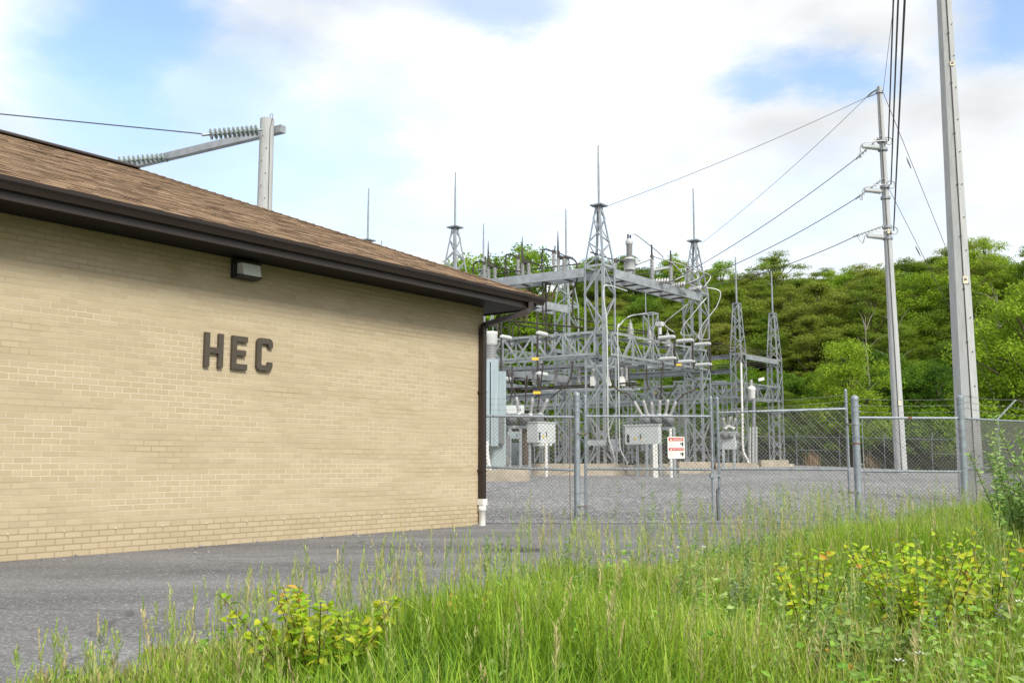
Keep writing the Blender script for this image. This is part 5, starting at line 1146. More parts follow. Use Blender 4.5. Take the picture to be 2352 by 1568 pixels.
# side fence running back along AX
LS = 42.0
t = thing('chain_link_fence', 'long chain link fence running back from the corner post with slanting barb arms', 'fence', CP)
def sg(p): c = from_pq(p, 0); return gz(c.x, c.y) if c.y > 18.6 else 0
sps = [3.15, 6.9, 10.2, 13.5, 16.8, 20.1, 23.4, 26.7, 30, 33.3, 36.6, 39.9, LS]
prev = 0
for p in sps:
    b = MB(); a_, c_ = from_pq(prev, 0), from_pq(p, 0); fabric(b, a_ - BX * .03, c_ - BX * .03, sg(prev), sg(p), 1.80, .072, .0034); b.build('mesh', M['wire'], t)
    b = MB(); b.tube([a_ + Z * (sg(prev) + 1.83), c_ + Z * (sg(p) + 1.83)], .022, 8); b.build('rail', M['pipe'], t)
    b = MB(); b.tube([c_ + Z * (sg(p) - .1), c_ + Z * (sg(p) + 1.86)], .036, 10); po = b.build('post', M['pipe'], t)
    b = MB(); b.bar(c_ + Z * (sg(p) + 1.84), c_ + Z * (sg(p) + 2.25) + V((.36, -.12, 0)), .045, .03); b.build('barb_arm', M['galv'], po)
    prev = p
b = MB(); b.tube([CP + Z * .9, from_pq(3.15, 0) + Z * .95], .022, 8); b.build('rail', M['pipe'], t)
b = MB()
for k in (.33, .66, 1.0):
    q = CP + Z * (1.95 + .1 * k * 3)
    for p in sps: c = from_pq(p, 0) + Z * (sg(p) + 1.84 + .41 * k) + V((.36, -.12, 0)) * k; barbed(b, q, c, .003, p < 12, .03); q = c
b.build('barbed_wire', M['wire'], t)
# back fence along BX
t = thing('chain_link_fence', 'far chain link fence with slanting arms along the foot of the wooded hill', 'fence', from_pq(PB, 0))
def bgz(q): c = from_pq(PB, q); return gz(c.x, c.y)
qs = list(np.arange(0, 52, 2.7))
for i, q in enumerate(qs):
    c_ = from_pq(PB, q); z_ = bgz(q); b = MB(); b.tube([c_ + Z * (z_ - .1), c_ + Z * (z_ + 1.85)], .032, 8); po = b.build('post', M['galv_dull'], t)
    b = MB(); b.bar(c_ + Z * (z_ + 1.83), c_ + Z * (z_ + 2.15) + AX * .32, .04, .03); b.build('barb_arm', M['galv_dull'], po)
    if i:
        q0 = qs[i - 1]; a_ = from_pq(PB, q0); b = MB(); fabric(b, a_, c_, bgz(q0), z_, 1.8, .12, .0032); b.build('mesh', M['wire'], t)
        b = MB(); b.tube([a_ + Z * (bgz(q0) + 1.83), c_ + Z * (z_ + 1.83)], .022, 6); b.build('rail', M['galv_dull'], t)
        if i % 3 == 1: b = MB(); b.tube([a_ + Z * (bgz(q0) + 1.0), c_ + Z * (z_ + 1.0)], .02, 6); b.build('rail', M['galv_dull'], t)
b = MB()
for k in (.5, 1.0): barbed(b, from_pq(PB, 0) + Z * (bgz(0) + 1.85 + .3 * k) + AX * .32 * k, from_pq(PB, 51) + Z * (bgz(51) + 1.85 + .3 * k) + AX * .32 * k, .004, False, 0)
b.build('barbed_wire', M['wire'], t)
# warning sign on the left leaf
sa, sb = at(1533, 1002.5, YF - .06), at(1573, 1052.5, YF - .06)
sx0, sx1, sz0, sz1 = sa.x, sb.x, sb.z, sa.z; sw, sh = sx1 - sx0, sz1 - sz0; ys = YF - .065
t = thing('warning_sign', 'white sign reading DANGER and PELIGRO with two red bands', 'sign', ((sx0 + sx1) / 2, ys, sz0))
b = MB(); r = .02; poly = []
for cx, cz, a0 in ((sx0 + r, sz0 + r, 180), (sx1 - r, sz0 + r, 270), (sx1 - r, sz1 - r, 0), (sx0 + r, sz1 - r, 90)):
    for k in range(4): g = R(a0 + k * 30); poly.append((cx + r * math.cos(g), cz + r * math.sin(g)))
b.prism(poly, (0, ys, 0), V((1, 0, 0)), Z, V((0, .004, 0))); b.build('panel', M['sign_white'], t)
def sq(b, x0, x1, z0, z1, dy): b.abox(sx0 + sw * x0, sx0 + sw * x1, ys - dy - .0008, ys - dy, sz0 + sh * z0, sz0 + sh * z1)
for nm, z0, z1, word in (('red_band', .80, .955, 'DANGER'), ('red_band', .355, .49, 'PELIGRO')):
    b = MB(); sq(b, .06, .94, z0, z1, .001); rb1 = b.build(nm, M['red'], t)
    b = MB(); zc0, zc1 = sz0 + sh * (z0 + .03), sz0 + sh * (z1 - .03)
    b.prism([(0, 0), (sw * .14, 0), (sw * .07, (zc1 - zc0))], (sx0 + sw * .13, ys - .0032, zc0), V((1, 0, 0)), Z, V((0, -.0006, 0))); b.build('alert_triangle', M['sign_white'], rb1)
    fc = bpy.data.curves.new('word', 'FONT'); fc.body = word; fc.size = 1; fc.extrude = .001
    fo = bpy.data.objects.new('word', fc); sc.collection.objects.link(fo); bpy.context.view_layer.update()
    dg = bpy.context.evaluated_depsgraph_get(); me = bpy.data.meshes.new_from_object(fo.evaluated_get(dg)); bpy.data.objects.remove(fo)
    xs_ = [v.co.x for v in me.vertices]; ys_ = [v.co.y for v in me.vertices]; kx = sw * .58 / (max(xs_) - min(xs_)); ky = (zc1 - zc0) / (max(ys_) - min(ys_))
    org = ORG[t.name]
    for v in me.vertices: x, y, z = v.co; v.co = (sx0 + sw * .31 + (x - min(xs_)) * kx - org.x, ys - .0036 + z - org.y, zc0 + (y - min(ys_)) * ky - org.z)
    me.materials.clear(); me.materials.append(M['sign_white']); wo = bpy.data.objects.new('word', me); sc.collection.objects.link(wo); wo.parent = rb1
b = MB()                                                  # blurred lines of small print and the hand symbols
for base in (.53, .07):
    for k, wdt in enumerate((.44, .22, .46, .30, .40)): z_ = base + .215 - k * .042; sq(b, .08, .08 + wdt, z_, z_ + .012, .001)
b.build('small_print', mat('faded print', (.42, .42, .40), .6), t)
b = MB()
for base in (.56, .10):
    cx, cz = sx0 + sw * .875, sz0 + sh * (base + .1); b.prism([(sw * .055 * math.cos(g), sh * .1 * math.sin(g)) for g in np.linspace(0, 6.28, 13)[:-1]], (cx, ys - .0012, cz), V((1, 0, 0)), Z, V((0, -.0008, 0)))
    b.prism([(0, 0), (.03, .02), (.03, .03), (0, .06), (.012, .03)], (cx - sw * .16, ys - .0012, cz - .02), V((1, 0, 0)), Z, V((0, -.0008, 0)))
b.build('shock_symbol', M['black'], t)

# ------------------------------------------------------------------ trees
def leaf_cloud(rg, lobes, n_per, size, up=.35):
    """rhombic leaves over the shells of many lobes; returns verts, faces, tint"""
    Vs, Ts = [], []
    for (c, r, h) in lobes:
        n = int(n_per * r * r)
        d = rg.normal(size=(n, 3)); d /= np.linalg.norm(d, axis=1)[:, None]; d[:, 2] = np.where(d[:, 2] < -.35, -d[:, 2], d[:, 2])
        rr = r * rg.uniform(.1, 1.5, n) ** .7
        P_ = c + d * rr[:, None] * np.array([1, 1, h])
        nr = d * .7 + rg.normal(size=(n, 3)) * .55 + np.array([0, 0, up]); nr /= np.linalg.norm(nr, axis=1)[:, None]
        a = np.cross(nr, rg.normal(size=(n, 3))); a /= np.linalg.norm(a, axis=1)[:, None]; bb = np.cross(nr, a)
        s = size * rg.uniform(.6, 1.35, n)[:, None]
        q = np.stack([P_ - a * s, P_ - bb * s * .55, P_ + a * s, P_ + bb * s * .55], 1)
        Vs.append(q.reshape(-1, 3)); ti = np.stack([np.clip(rg.normal(.5, .22, n) + rg.uniform(-.2, .2), 0, 1), rg.uniform(.6, 1.3, n), np.zeros(n)], 1); Ts.append(np.repeat(ti, 4, 0))
    v = np.concatenate(Vs); return v, np.arange(len(v)).reshape(-1, 4), np.concatenate(Ts)
def tree_proto(name, seed, H, Rr, base, nl, mkey, dens=820, size=.07, flat=.8, kind_label='', gap=.0, group='trees on the wooded hillside', cat='tree'):
    rg = np.random.default_rng(seed); t = thing(name, kind_label, cat, (0, 0, -200), group)
    lobes = []; zc = base + (H - base) * .52
    for k in range(nl):
        a = k * 2.4 + rg.uniform(-.5, .5); zf = (k + .5) / nl; zz = base + (H - base) * (.12 + .8 * zf + rg.uniform(-.07, .07)); prof = math.sin(math.pi * min(.97, .22 + .74 * zf)) ** .7
        rad = Rr * prof * rg.uniform(.2, 1.12); lr = Rr * rg.choice([rg.uniform(.10, .2), rg.uniform(.2, .36)]) * (1.08 - .3 * zf)
        lobes.append((np.array([rad * math.cos(a), rad * math.sin(a), zz - 200]), lr, flat))
    lobes.append((np.array([0, 0, H * .93 - 200]), Rr * .26, flat)); lobes.append((np.array([0, 0, zc - 200]), Rr * .5, 1.0))
    v, f, ti = leaf_cloud(rg, lobes, dens, size)
    np_mesh('crown', v, f, M[mkey], t, ti)
    b = MB(); o = V((0, 0, -200)); b.tube([o - Z * .3, o + V((rg.uniform(-.15, .15), 0, H * .35)), o + V((rg.uniform(-.3, .3), rg.uniform(-.3, .3), H * .85))], [H * .018, H * .013, H * .004], 7)
    for (c, lr, h) in lobes[:-2:2]:
        c = V(c); z0 = max(.15 * H, (c.z + 200) - .22 * H); b.tube([o + Z * z0, V((c.x * .5, c.y * .5, -200 + z0 + (c.z + 200 - z0) * .6)), c], [H * .007, H * .005, H * .002], 5)
    b.build('trunk', M['bark'], t)
    return t
protos = {
 'bright': [tree_proto('leafy_tree', 21 + k, H, r_, .9, 64, 'leaf_bright', kind_label='bright spring green tree on the wooded hillside') for k, (H, r_) in enumerate(((8, 3.1), (7, 3.2), (9, 3.0)))],
 'dark': [tree_proto('leafy_tree', 31 + k, H, r_, 1.0, 64, 'leaf_dark', kind_label='deep green tree on the wooded hillside') for k, (H, r_) in enumerate(((8.5, 3.0), (7.5, 3.2)))],
 'olive': [tree_proto('leafy_tree', 41 + k, H, r_, 2.0, 72, 'leaf_olive', 760, .065, .5, kind_label='olive brown feathery tree on the wooded hillside') for k, (H, r_) in enumerate(((9, 3.3), (8, 3.4), (10, 3.2)))],
 'tall': [tree_proto('leafy_tree', 61 + k, H, r_, 1.5, 60, 'leaf_bright', 520, .085, kind_label='tall narrow green tree on the wooded hillside') for k, (H, r_) in enumerate(((14.5, 2.7), (13.5, 2.6), (9.5, 2.0), (10, 2.3)))],
 'shrub': [tree_proto('hedge_shrub', 51 + k, H, r_, .7, 26, mk, 620, .075, .85, kind_label=('bright', 'dark')[k] + ' leafy shrub at the foot of the hill behind the far fence', group='shrubs behind the far fence', cat='shrub') for k, (H, r_, mk) in enumerate(((3.4, 2.1, 'leaf_bright'), (3.6, 2.2, 'leaf_dark')))],
}
used = set()
def place(kind, x, y, sc_, label=None, which=None, z=None, exact=False):
    L_ = protos[kind] if kind != 'tall' or which is not None else protos[kind][2:]; p = L_[which] if which is not None else random.choice(L_)
    zz = (ground_z(x, y) if z is None else z) - .1
    s3 = (sc_ * random.uniform(.95, 1.3), sc_ * random.uniform(.95, 1.3), sc_ * random.uniform(.82, 1.08)); rz = random.uniform(0, 6.28)
    if exact: s3 = (sc_,) * 3
    if p.name not in used:
        used.add(p.name); p.location = (x, y, zz); p.rotation_euler = (0, 0, rz); p.scale = s3
        if label: p['label'] = label
        p['base'] = 1
        return p
    return dup(p, (x, y, zz), rz, s3, label)
base_labels = {k: [p['label'] for p in v] for k, v in protos.items()}
random.seed(5)
ntree = 0
p = PB + 4.0
while p < PB + 58:
    q = -34 + random.uniform(0, 3)
    while q < 70:
        c = from_pq(p + random.uniform(-1.3, 1.3), q + random.uniform(-1.2, 1.2)); u = proj_u((c.x, c.y, 8)) if c.y > 5 else 9999
        if 820 < u < 2560:
            s_ = p - PB; r = random.random()
            patch = math.sin(c.x * .16 + 1.3) + math.sin(c.y * .13 + c.x * .05)
            if s_ < 6: place('shrub', c.x, c.y, random.uniform(.85, 1.25), base_labels['shrub'][0] if False else None, 0 if r < .55 else 1); 
            elif s_ < 16: k = 'bright' if r < .52 + .12 * patch else ('dark' if r < .84 else 'olive'); place(k, c.x, c.y, random.uniform(.62, .85))
            else: k = 'olive' if r < .58 - .12 * patch else ('bright' if r < .82 else 'dark'); place('tall' if random.random() < .14 else k, c.x, c.y, random.uniform(.72, 1.08)) if random.random() < 2 else None
            ntree += 1
        q += random.uniform(2.9, 4.3) * (1 if p < PB + 30 else 1.15)
    p += 3.1 if p < PB + 8 else 4.2
print('trees', ntree)
# trees one can tell apart
def solo(u, Y_, vtop, kind, which, label, H):
    c = at(u, vtop, Y_); g = ground_z(c.x, c.y); place(kind, c.x, c.y, (c.z - g) / H, label, which, exact=True)
solo(1206, 66, 552, 'tall', 0, 'tall green tree with its top between the left beam switches', 14.5)
solo(1250, 68, 564, 'tall', 1, 'tall green tree just right of the tallest treetop above the left beam', 13.5)
solo(1160, 70, 600, 'dark', 1, 'green tree showing over the eave corner', 7.5)
solo(1052, 74, 612, 'bright', 1, 'tree top peeping over the roof beside the left spire', 7.0)
solo(2362, 50, 655, 'bright', 0, 'bright green tree at the right edge, in front of the olive trees', 8.0)
solo(2310, 53, 780, 'bright', 1, 'rounded bright shrub tree behind the slanting barb arm', 7.0)
solo(1945, 62, 775, 'bright', 2, 'lighter flowering tree halfway up the slope left of the slender pole', 9.0)
for i, (u, vb, Y_, h) in enumerate(((1988, 840, 68, 7), (2062, 790, 70, 7), (2290, 790, 68, 6))):
    c = at(u, vb, Y_); g = ground_z(c.x, c.y); rg = np.random.default_rng(300 + i); b = MB(); o = V((c.x, c.y, g)); top = at(u + rg.uniform(-14, 14), vb, Y_); top.z = max(c.z + 3.5, g + h)
    b.tube(smooth_path([o, o.lerp(top, .4) + V((.2, 0, 0)), o.lerp(top, .75), top], 3), [.075] * 4 + [.05] * 3 + [.03] * 2 + [.015], 6); 
    for k in range(9):
        p = o.lerp(top, rg.uniform(.4, .95)); e = p + V((rg.uniform(-1.6, 1.6), rg.uniform(-.8, .8), rg.uniform(.5, 1.6))); b.tube([p, p.lerp(e, .5) + V((0, 0, .15)), e], [.04, .025, .01], 4, False)
    tag(b.build('bare_tree', M['bare']), 'pale leafless trunk among the trees on the wooded hillside', 'tree', 'bare trunks on the wooded hillside')
# dry weeds by the back fence
for i, (u, Y_, h) in enumerate(((1862, 58, 1.0), (1870, 59, .8), (1992, 56.5, 1.1), (2003, 57, .7))):
    rg = np.random.default_rng(90 + i); c = at(u, 1060, Y_); g = gz(c.x, c.y); b = MB()
    for k in range(26): a_ = rg.uniform(0, 6.28); rr = rg.uniform(0, .5); p = V((c.x + rr * math.cos(a_), c.y + rr * math.sin(a_), g)); b.tube([p, p + V((rg.uniform(-.1, .1), rg.uniform(-.1, .1), h * rg.uniform(.5, 1)))], [.012, .005], 3, False)
    tag(b.build('dry_weed', M['drybrush']), ('tan dry weed clump under the right gate rail', 'smaller tan dry weed clump beside it by the far fence', 'tall tan dry weed left of the slender pole', 'short tan dry weed close left of the slender pole')[i], 'weed')

# ------------------------------------------------------------------ meadow grass and weeds
rg = np.random.default_rng(77)
def meadow_xy(n, y0, y1, pw=1.0):
    """points right of the grass edge, in front of the fence"""
    X_, Y_ = [], []
    while sum(map(len, X_)) < n:
        y = y0 + (y1 - y0) * rg.uniform(0, 1, n * 3) ** pw; x = rg.uniform(-4.5, 15, n * 3)
        e = (x - E0.x) * EN.x + (y - E0.y) * EN.y
        ragged = .22 * np.sin(y * 3.1) + .15 * np.sin(y * 7.7 + x * 3)
        inside = (e > ragged - .5 * np.clip((6.2 - y) / 2, 0, 1)) & (x < .62 * y + 2.2) & (x > -.62 * y - 1.2)
        q = (x - CP.x) * BX.x + (y - CP.y) * BX.y
        inside &= ((y < 17.6) & (x < CP.x + .3)) | (q < -.35)
        inside &= y > 2.2
        X_.append(x[inside]); Y_.append(y[inside])
    return np.concatenate(X_)[:n], np.concatenate(Y_)[:n]
def edge_dist(x, y): return (x - E0.x) * EN.x + (y - E0.y) * EN.y
def patchn(x, y, s, k): return .5 + .25 * np.sin(x * s + k) + .25 * np.sin(y * s * 1.13 + k * 2 + 1.1 * np.sin(x * s * .7))
def blades(n, y0, y1, hmin, hmax, wd, pw, cols, bend=.35, hscale=None):
    x, y = meadow_xy(n, y0, y1, pw); e = edge_dist(x, y)
    h = rg.uniform(hmin, hmax, n) * (.62 + .38 * np.clip(e / 1.2, 0, 1)) * (.55 + .8 * patchn(x, y, 1.9, 2) * (.6 + .6 * patchn(x, y, .8, 9)))
    if hscale is not None: h *= hscale(x, y)
    a = rg.uniform(0, 6.283, n); d = np.stack([np.cos(a), np.sin(a), 0 * a], 1); bd = rg.uniform(.05, bend, n) * h * rg.uniform(.4, 1.6, n); s = np.stack([-np.sin(a), np.cos(a), 0 * a], 1) * (wd * rg.uniform(.6, 1.5, n))[:, None]
    P0 = np.stack([x, y, np.full(n, -.03)], 1); up = np.array([0, 0, 1.0])
    rows = []
    for f_, wf in ((0, .8), (.35, 1), (.7, .75), (1, .08)):
        c = P0 + up * (h * f_ * (1 - .12 * f_ * bd / np.maximum(h, .01)))[:, None] + d * (bd * f_ ** 2)[:, None]; rows += [c - s * wf, c + s * wf]
    v = np.stack(rows, 1).reshape(-1, 3); b0 = np.arange(n)[:, None] * 8
    f = np.concatenate([b0 + np.array([2 * i, 2 * i + 1, 2 * i + 3, 2 * i + 2]) for i in range(3)], 0)
    pn = patchn(x, y, 1.9, 5) ; ci = np.clip((pn * .5 + rg.beta(1.6, 2.2, n) * .75) * len(cols) / 1.15, 0, len(cols) - 1).astype(int)
    c = np.array(cols)[ci] * rg.uniform(.8, 1.2, n)[:, None]
    return v, f, np.repeat(c, 8, 0)
def merge(parts):
    V_, F_, C_, o_ = [], [], [], 0
    for v, f, c in parts: V_.append(v); F_.append(f + o_); C_.append(c); o_ += len(v)
    return np.concatenate(V_), np.concatenate(F_), np.concatenate(C_)
GC = [(.06, .135, .010), (.12, .24, .014), (.195, .34, .018), (.27, .41, .03), (.33, .44, .05), (.43, .45, .13), (.52, .45, .22)]
lowl = lambda x, y: .42 + .58 * np.clip((x + 1.9) / 2.0, 0, 1)
near = blades(110000, 2.2, 9, .22, .50, .0034, 1.0, GC, .8, hscale=lowl)
mid = blades(75000, 7.5, 18, .25, .58, .0040, .9, GC, .6)
side = blades(14000, 17, 40, .2, .45, .006, 1.4, GC)
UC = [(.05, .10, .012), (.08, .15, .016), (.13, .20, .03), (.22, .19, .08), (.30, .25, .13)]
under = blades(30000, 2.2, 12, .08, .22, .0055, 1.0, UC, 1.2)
wide = blades(12000, 2.2, 10, .25, .48, .0060, 1.0, GC, 1.0, hscale=lowl)
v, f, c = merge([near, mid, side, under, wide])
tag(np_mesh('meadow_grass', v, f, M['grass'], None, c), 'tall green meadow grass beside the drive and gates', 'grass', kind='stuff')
# seed-head stalks
def stalks(n, y0, y1, hmin, hmax, pw, cols, emax=None):
    x, y = meadow_xy(n * 4 if emax else n, y0, y1, pw)
    if emax: k = np.argsort(edge_dist(x, y) + rg.uniform(0, emax, len(x)))[:n]; x, y = x[k], y[k]
    h = rg.uniform(hmin, hmax, n) * (.75 + .4 * patchn(x, y, 1.7, 3)) * lowl(x, y); a = rg.uniform(0, 6.283, n); ln = rg.uniform(.02, .22, n) * h
    V_, F_, C_ = [], [], []
    for i in range(n):
        col = np.array(cols[rg.integers(len(cols))]) * rg.uniform(.8, 1.2); d = np.array([math.cos(a[i]), math.sin(a[i]), 0]); s = np.array([-d[1], d[0], 0]); b0 = len(V_); st_ = np.array((.12, .2, .025)) * rg.uniform(.8, 1.3)
        for f_ in (0, .5, 1):
            cc = np.array([x[i], y[i], -.03]) + d * ln[i] * f_ ** 2 + np.array([0, 0, h[i] * f_]); wv = .0016
            V_ += [cc - s * wv, cc + s * wv]; C_ += [st_ if f_ < 1 else col] * 2
        F_ += [(b0, b0 + 1, b0 + 3, b0 + 2), (b0 + 2, b0 + 3, b0 + 5, b0 + 4)]
        m_ = 16; spread = rg.choice([.006, .012, .03])
        for k in range(m_):
            f_ = .76 + .26 * k / m_; cc = np.array([x[i], y[i], -.03]) + d * ln[i] * f_ ** 2 + np.array([0, 0, h[i] * f_]); g = rg.uniform(0, 6.28)
            o_ = np.array([math.cos(g), math.sin(g), .8]) * spread * rg.uniform(.5, 1.2) * (1.15 - .7 * k / m_); sz = rg.uniform(.004, .007); tt = cc + o_ + np.array([0, 0, .016]); si = np.array([-math.sin(g), math.cos(g), 0]) * sz * .5; b1 = len(V_)
            V_ += [cc, cc + o_ * .6 - si + np.array([0, 0, .006]), tt, cc + o_ * .6 + si + np.array([0, 0, .006])]; C_ += [col] * 4; F_.append((b1, b1 + 1, b1 + 2, b1 + 3))
    return np.array(V_), np.array(F_), np.array(C_)
SC = [(.44, .47, .16), (.36, .46, .11), (.52, .45, .22), (.28, .40, .09), (.40, .44, .15)]
v, f, c = merge([stalks(1300, 3.0, 9, .42, .7, 1.0, SC), stalks(650, 3.2, 12, .5, .82, 1.3, SC, .5), stalks(1000, 8, 17.6, .4, .8, .8, SC)])
tag(np_mesh('seed_grass', v, f, M['grass'], None, c), 'thin pale seed heads standing above the meadow grass', 'grass', kind='stuff')
# leafy ground cover: stems with elliptic leaves
def leaf_geo(c, d, n, L_, wd, col, V_, F_, C_):
    """pointed leaf folded along the midrib"""
    d = d / np.linalg.norm(d); s = np.cross(d, n); s /= np.linalg.norm(s) + 1e-9; n2 = np.cross(s, d); b0 = len(V_)
    for f_, wf, dr in ((0, .0, 0), (.3, .85, .02), (.62, .8, .0), (1, 0, -.12)):
        p = c + d * L_ * f_ + n2 * L_ * dr
        if wf == 0: V_.append(p); C_.append(col)
        else: V_ += [p - s * wd * wf + n2 * wd * .25, p, p + s * wd * wf + n2 * wd * .25]; C_ += [col] * 3
    F_ += [(b0, b0 + 2, b0 + 1, b0 + 1), (b0, b0 + 3, b0 + 2, b0 + 2), (b0 + 1, b0 + 2, b0 + 5, b0 + 4), (b0 + 2, b0 + 3, b0 + 6, b0 + 5), (b0 + 4, b0 + 5, b0 + 7, b0 + 7), (b0 + 5, b0 + 6, b0 + 7, b0 + 7)]
def plant(V_, F_, C_, base, H, nst, per, L_, wd, cols, spread=.4, tipcol=None, stems=None, up=.35):
    for s_ in range(nst):
        a = rg.uniform(0, 6.28); lean = rg.uniform(.05, spread); tip = base + np.array([math.cos(a) * lean * H, math.sin(a) * lean * H, H * rg.uniform(.65, 1.05)])
        mid_ = base * .5 + tip * .5 + np.array([0, 0, H * .08])
        if stems is not None: stems.append((base, mid_, tip))
        for k in range(per):
            f_ = .15 + .85 * (k + rg.uniform(0, 1)) / per; p = base * (1 - f_) ** 2 + 2 * mid_ * f_ * (1 - f_) + tip * f_ ** 2; g = k * 2.4 + rg.uniform(-.4, .4)
            d = np.array([math.cos(g), math.sin(g), rg.uniform(-.55, up + .3)]); n = np.array([rg.uniform(-1, 1), rg.uniform(-1.3, .6), rg.uniform(.3, 1.0)])
            col = np.array(cols[rg.integers(len(cols))]) * rg.uniform(.8, 1.2)
            if tipcol is not None and f_ > .85 and rg.uniform() < .07: col = np.array(tipcol) * rg.uniform(.8, 1.2)
            leaf_geo(p, d, n, L_ * rg.uniform(.6, 1.25) * (1.1 - .35 * f_), wd * rg.uniform(.7, 1.2), col, V_, F_, C_)
def tri_fix(F_):                                          # quads with repeated corner -> triangles list kept as separate arrays
    out = []
    for q in F_:
        if len(set(q)) == 3: a_ = list(dict.fromkeys(q)); out.append(a_)
        else: out += [[q[0], q[1], q[2]], [q[0], q[2], q[3]]]
    return np.array(out)
V_, F_, C_ = [], [], []
WC = [(.16, .33, .035), (.23, .41, .05), (.31, .46, .10), (.38, .48, .16)]
xw, yw = meadow_xy(1700, 2.6, 10, 1)
keepw = rg.uniform(0, 1, 1700) < np.clip(.2 + .85 * ((xw / np.maximum(yw, 1) - .05) / .4), 0.12, 1)
for x, y in zip(xw[keepw], yw[keepw]): plant(V_, F_, C_, np.array([x, y, -.02]), rg.uniform(.25, .52) * float(lowl(x, y)), rg.integers(1, 4), rg.integers(9, 18), rg.uniform(.03, .07), rg.uniform(.006, .014), WC)
tag(np_mesh('leafy_weeds', np.array(V_), tri_fix(F_), M['grass'], None, np.array(C_), smooth=False), 'low leafy weeds mixed in the meadow grass', 'weeds', kind='stuff')
# mugwort-like upright plumes near the fence
V_, F_, C_ = [], [], []
for (u, Y_) in [(2088, 15), (2105, 15.5), (2055, 14), (2142, 15), (2170, 14), (1740, 12), (1705, 12), (1650, 11), (1480, 10), (1790, 13), (1850, 13.5), (1900, 14), (950, 6.5), (1130, 7.5), (1330, 9), (1205, 8)] + [(rg.uniform(1350, 2200), rg.uniform(9, 15)) for _ in range(40)] + [(rg.uniform(850 + 900 * k_, 2340), 4.2 + 5 * rg.uniform(0, 1)) for k_ in rg.uniform(0, 1, 110)]:
    P_ = at(u, 1150, Y_); plant(V_, F_, C_, np.array([P_.x, P_.y, 0]), rg.uniform(.55, .95) * (1 if Y_ > 9 else .62), rg.integers(1, 3), 60, .045, .005, [(.19, .30, .09), (.25, .36, .13), (.17, .28, .06)], .15, up=1.2)
tag(np_mesh('plume_weeds', np.array(V_), tri_fix(F_), M['grass'], None, np.array(C_), smooth=False), 'feathery upright weeds rising above the grass near the fence', 'weeds', kind='stuff')
# saplings with reddish tips, a thing each
def sapling(label, u, v, Y_, H, nst, per, L_, wd, spread, name='sapling', cat='shrub', cols=None, tip=(.52, .30, .05), group='yellow green saplings in the grass'):
    P_ = at(u, v, Y_); base = np.array([P_.x, P_.y, -.02]); V_, F_, C_, st_ = [], [], [], []
    plant(V_, F_, C_, base, H, nst, per, L_, wd, cols or [(.32, .48, .02), (.40, .50, .025), (.24, .42, .018), (.48, .50, .03)], spread, tip, st_)
    t = thing(name, label, cat, (P_.x, P_.y, -.02), group)
    np_mesh('foliage', np.array(V_), tri_fix(F_), M['grass'], t, np.array(C_), smooth=False)
    b = MB()
    for s_ in st_: b.tube([s_[0], s_[1] * .5 + (s_[0] + s_[2]) * .25, s_[2]], [.004, .003, .0012], 5)
    b.build('stem', M['twig'], t); return t
sapling('bushy yellow green sapling with orange tips at the drive edge', 735, 1400, 4.2, .52, 34, 34, .058, .0135, .85)
sapling('thin orange leaved sapling in the grass below the gate post', 1085, 1430, 4.6, .48, 3, 16, .04, .012, .3, cols=[(.50, .34, .06), (.40, .46, .05), (.52, .40, .07)])
sapling('upright sapling with orange tip in front of the dark grass patch', 1860, 1330, 5.0, .62, 9, 38, .058, .013, .4)
sapling('broad yellow green sapling with red stems, largest near the right corner', 2110, 1330, 4.8, .64, 30, 36, .055, .013, .6)
sapling('tall yellow tipped sapling below the pointed leaf bush', 2260, 1310, 5.0, .68, 20, 34, .055, .013, .5)
sapling('low pale leaved sapling near the bottom edge left of the broad one', 1980, 1480, 4.1, .40, 24, 30, .065, .014, .8, cols=[(.20, .30, .07), (.24, .34, .09), (.18, .30, .05)])
# big pointed-leaf bush at the right
def bush(label, x, y, H, W_, nst, per, L_, wd, lean=(0, 0)):
    V_, F_, C_, st_ = [], [], [], []
    for k in range(nst):
        base = np.array([x + rg.uniform(-.35, .35) * W_, y + rg.uniform(-.35, .35) * W_, 0]); plant(V_, F_, C_, base, H * rg.uniform(.55, 1.05), 1, per, L_, wd, [(.22, .38, .09), (.29, .45, .12), (.36, .50, .18), (.17, .31, .06)], .45, (.42, .52, .22), st_, .9)
    t = thing('bush', label, 'bush', (x, y, 0)); np_mesh('foliage', np.array(V_), tri_fix(F_), M['grass'], t, np.array(C_), smooth=False); b = MB()
    for s_ in st_: b.tube([s_[0], s_[1] * .5 + (s_[0] + s_[2]) * .25, s_[2]], [.006, .005, .002], 5)
    b.build('stem', M['bark'], t)
pb = at(2448, 1200, 8.2)
bush('tall grey green bush with narrow pointed leaves at the right edge', pb.x + .1, pb.y, 1.35, 1.3, 110, 105, .07, .010)
pb2 = at(2270, 1080, 8.0); bush('slim upright shoot of pointed leaves by the side fence', pb2.x + .08, pb2.y, 1.15, .15, 4, 70, .075, .011)
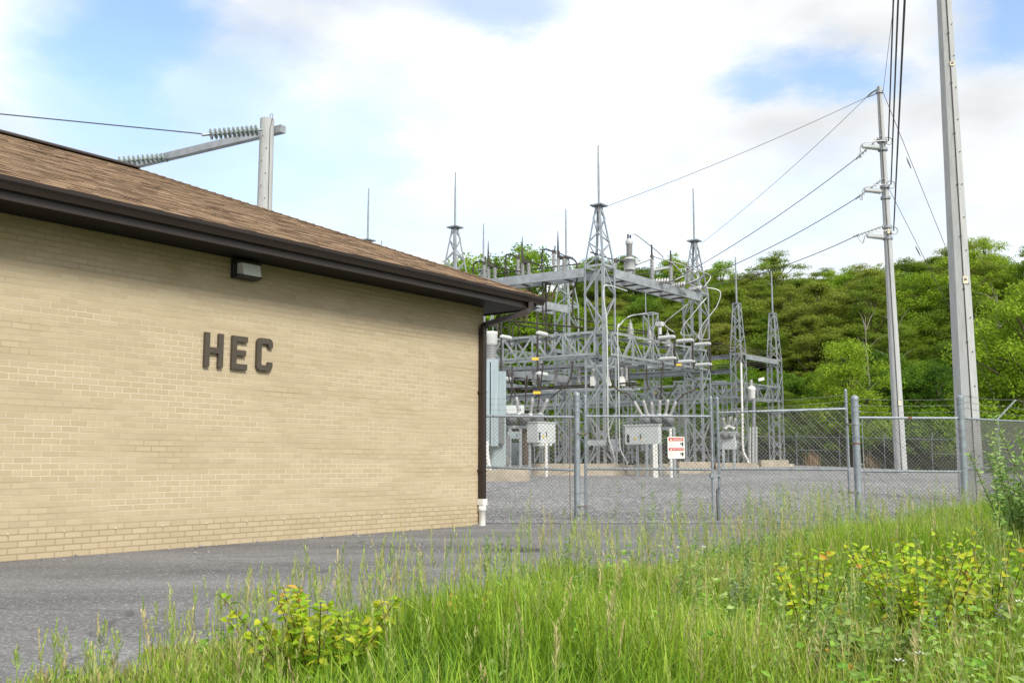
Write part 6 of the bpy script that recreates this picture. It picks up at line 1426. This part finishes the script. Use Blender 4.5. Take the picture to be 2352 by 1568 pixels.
pb3 = at(2180, 1280, 8.5); bush('lower spreading bush of pointed leaves left of tall one', pb3.x + .45, pb3.y, .5, .9, 40, 44, .07, .010)
# flowers
def flower(label, u, v, Y_, purple):
    P_ = at(u, v, Y_); b = MB(); t = thing('wildflower', label, 'flower', (P_.x, P_.y, 0), 'purple wildflowers in the grass' if purple else 'white wildflowers in the grass')
    b.tube([V((P_.x, P_.y, 0)), P_], [.003, .002], 5); b.build('stem', M['leaf_plain'], t); b = MB()
    for k in range(22 if purple else 14):
        g = k * 2.4; r_ = .011 if purple else .02 * math.sqrt(k / 14); z_ = k * .0028 if purple else .012 * (1 - k / 14); c = P_ + V((math.cos(g) * r_, math.sin(g) * r_, z_)); d = V((math.cos(g), math.sin(g), .4 if purple else .7)) * .009; s_ = V((-math.sin(g), math.cos(g), 0)) * .005
        b.face([c - s_ * .5, c + d * .6 - s_, c + d * 1.2, c + d * .6 + s_])
    b.build('blossom', M['purple'] if purple else M['white'], t)
M['leaf_plain'] = mat('green stem', (.12, .22, .03), .6); M['purple'] = mat('purple petals', (.20, .07, .38), .6)
for lab, u, v, Y_ in (('purple flower spike in the grass left of the dark patch, taller one', 1690, 1365, 5.2), ('purple flower spike beside the taller purple one', 1683, 1382, 5.15), ('purple flower in front of the broad sapling', 2143, 1450, 4.4), ('purple flower at the right below the tall sapling', 2296, 1418, 4.6), ('small purple flower near the right gate leaf', 1720, 1302, 6.6), ('small purple flower above the pale sapling', 1998, 1343, 5.6)): flower(lab, u, v, Y_, True)
for lab, u, v, Y_ in (('white flower at the front of the gates, lower one', 1605, 1270, 7.2), ('white flower near lower right of the gate sign', 1617, 1258, 7.3), ('white flower in the grass under the corner post panel', 2030, 1270, 7.4), ('white flower in the bottom right weeds', 2110, 1505, 4.0), ('white flower left of the one in bottom right weeds', 2065, 1522, 3.9), ('white flower at the right edge by the yellow tipped sapling', 2340, 1385, 4.8), ('white bud in the middle of the long grass', 1490, 1480, 4.3)): flower(lab, u, v, Y_, False)
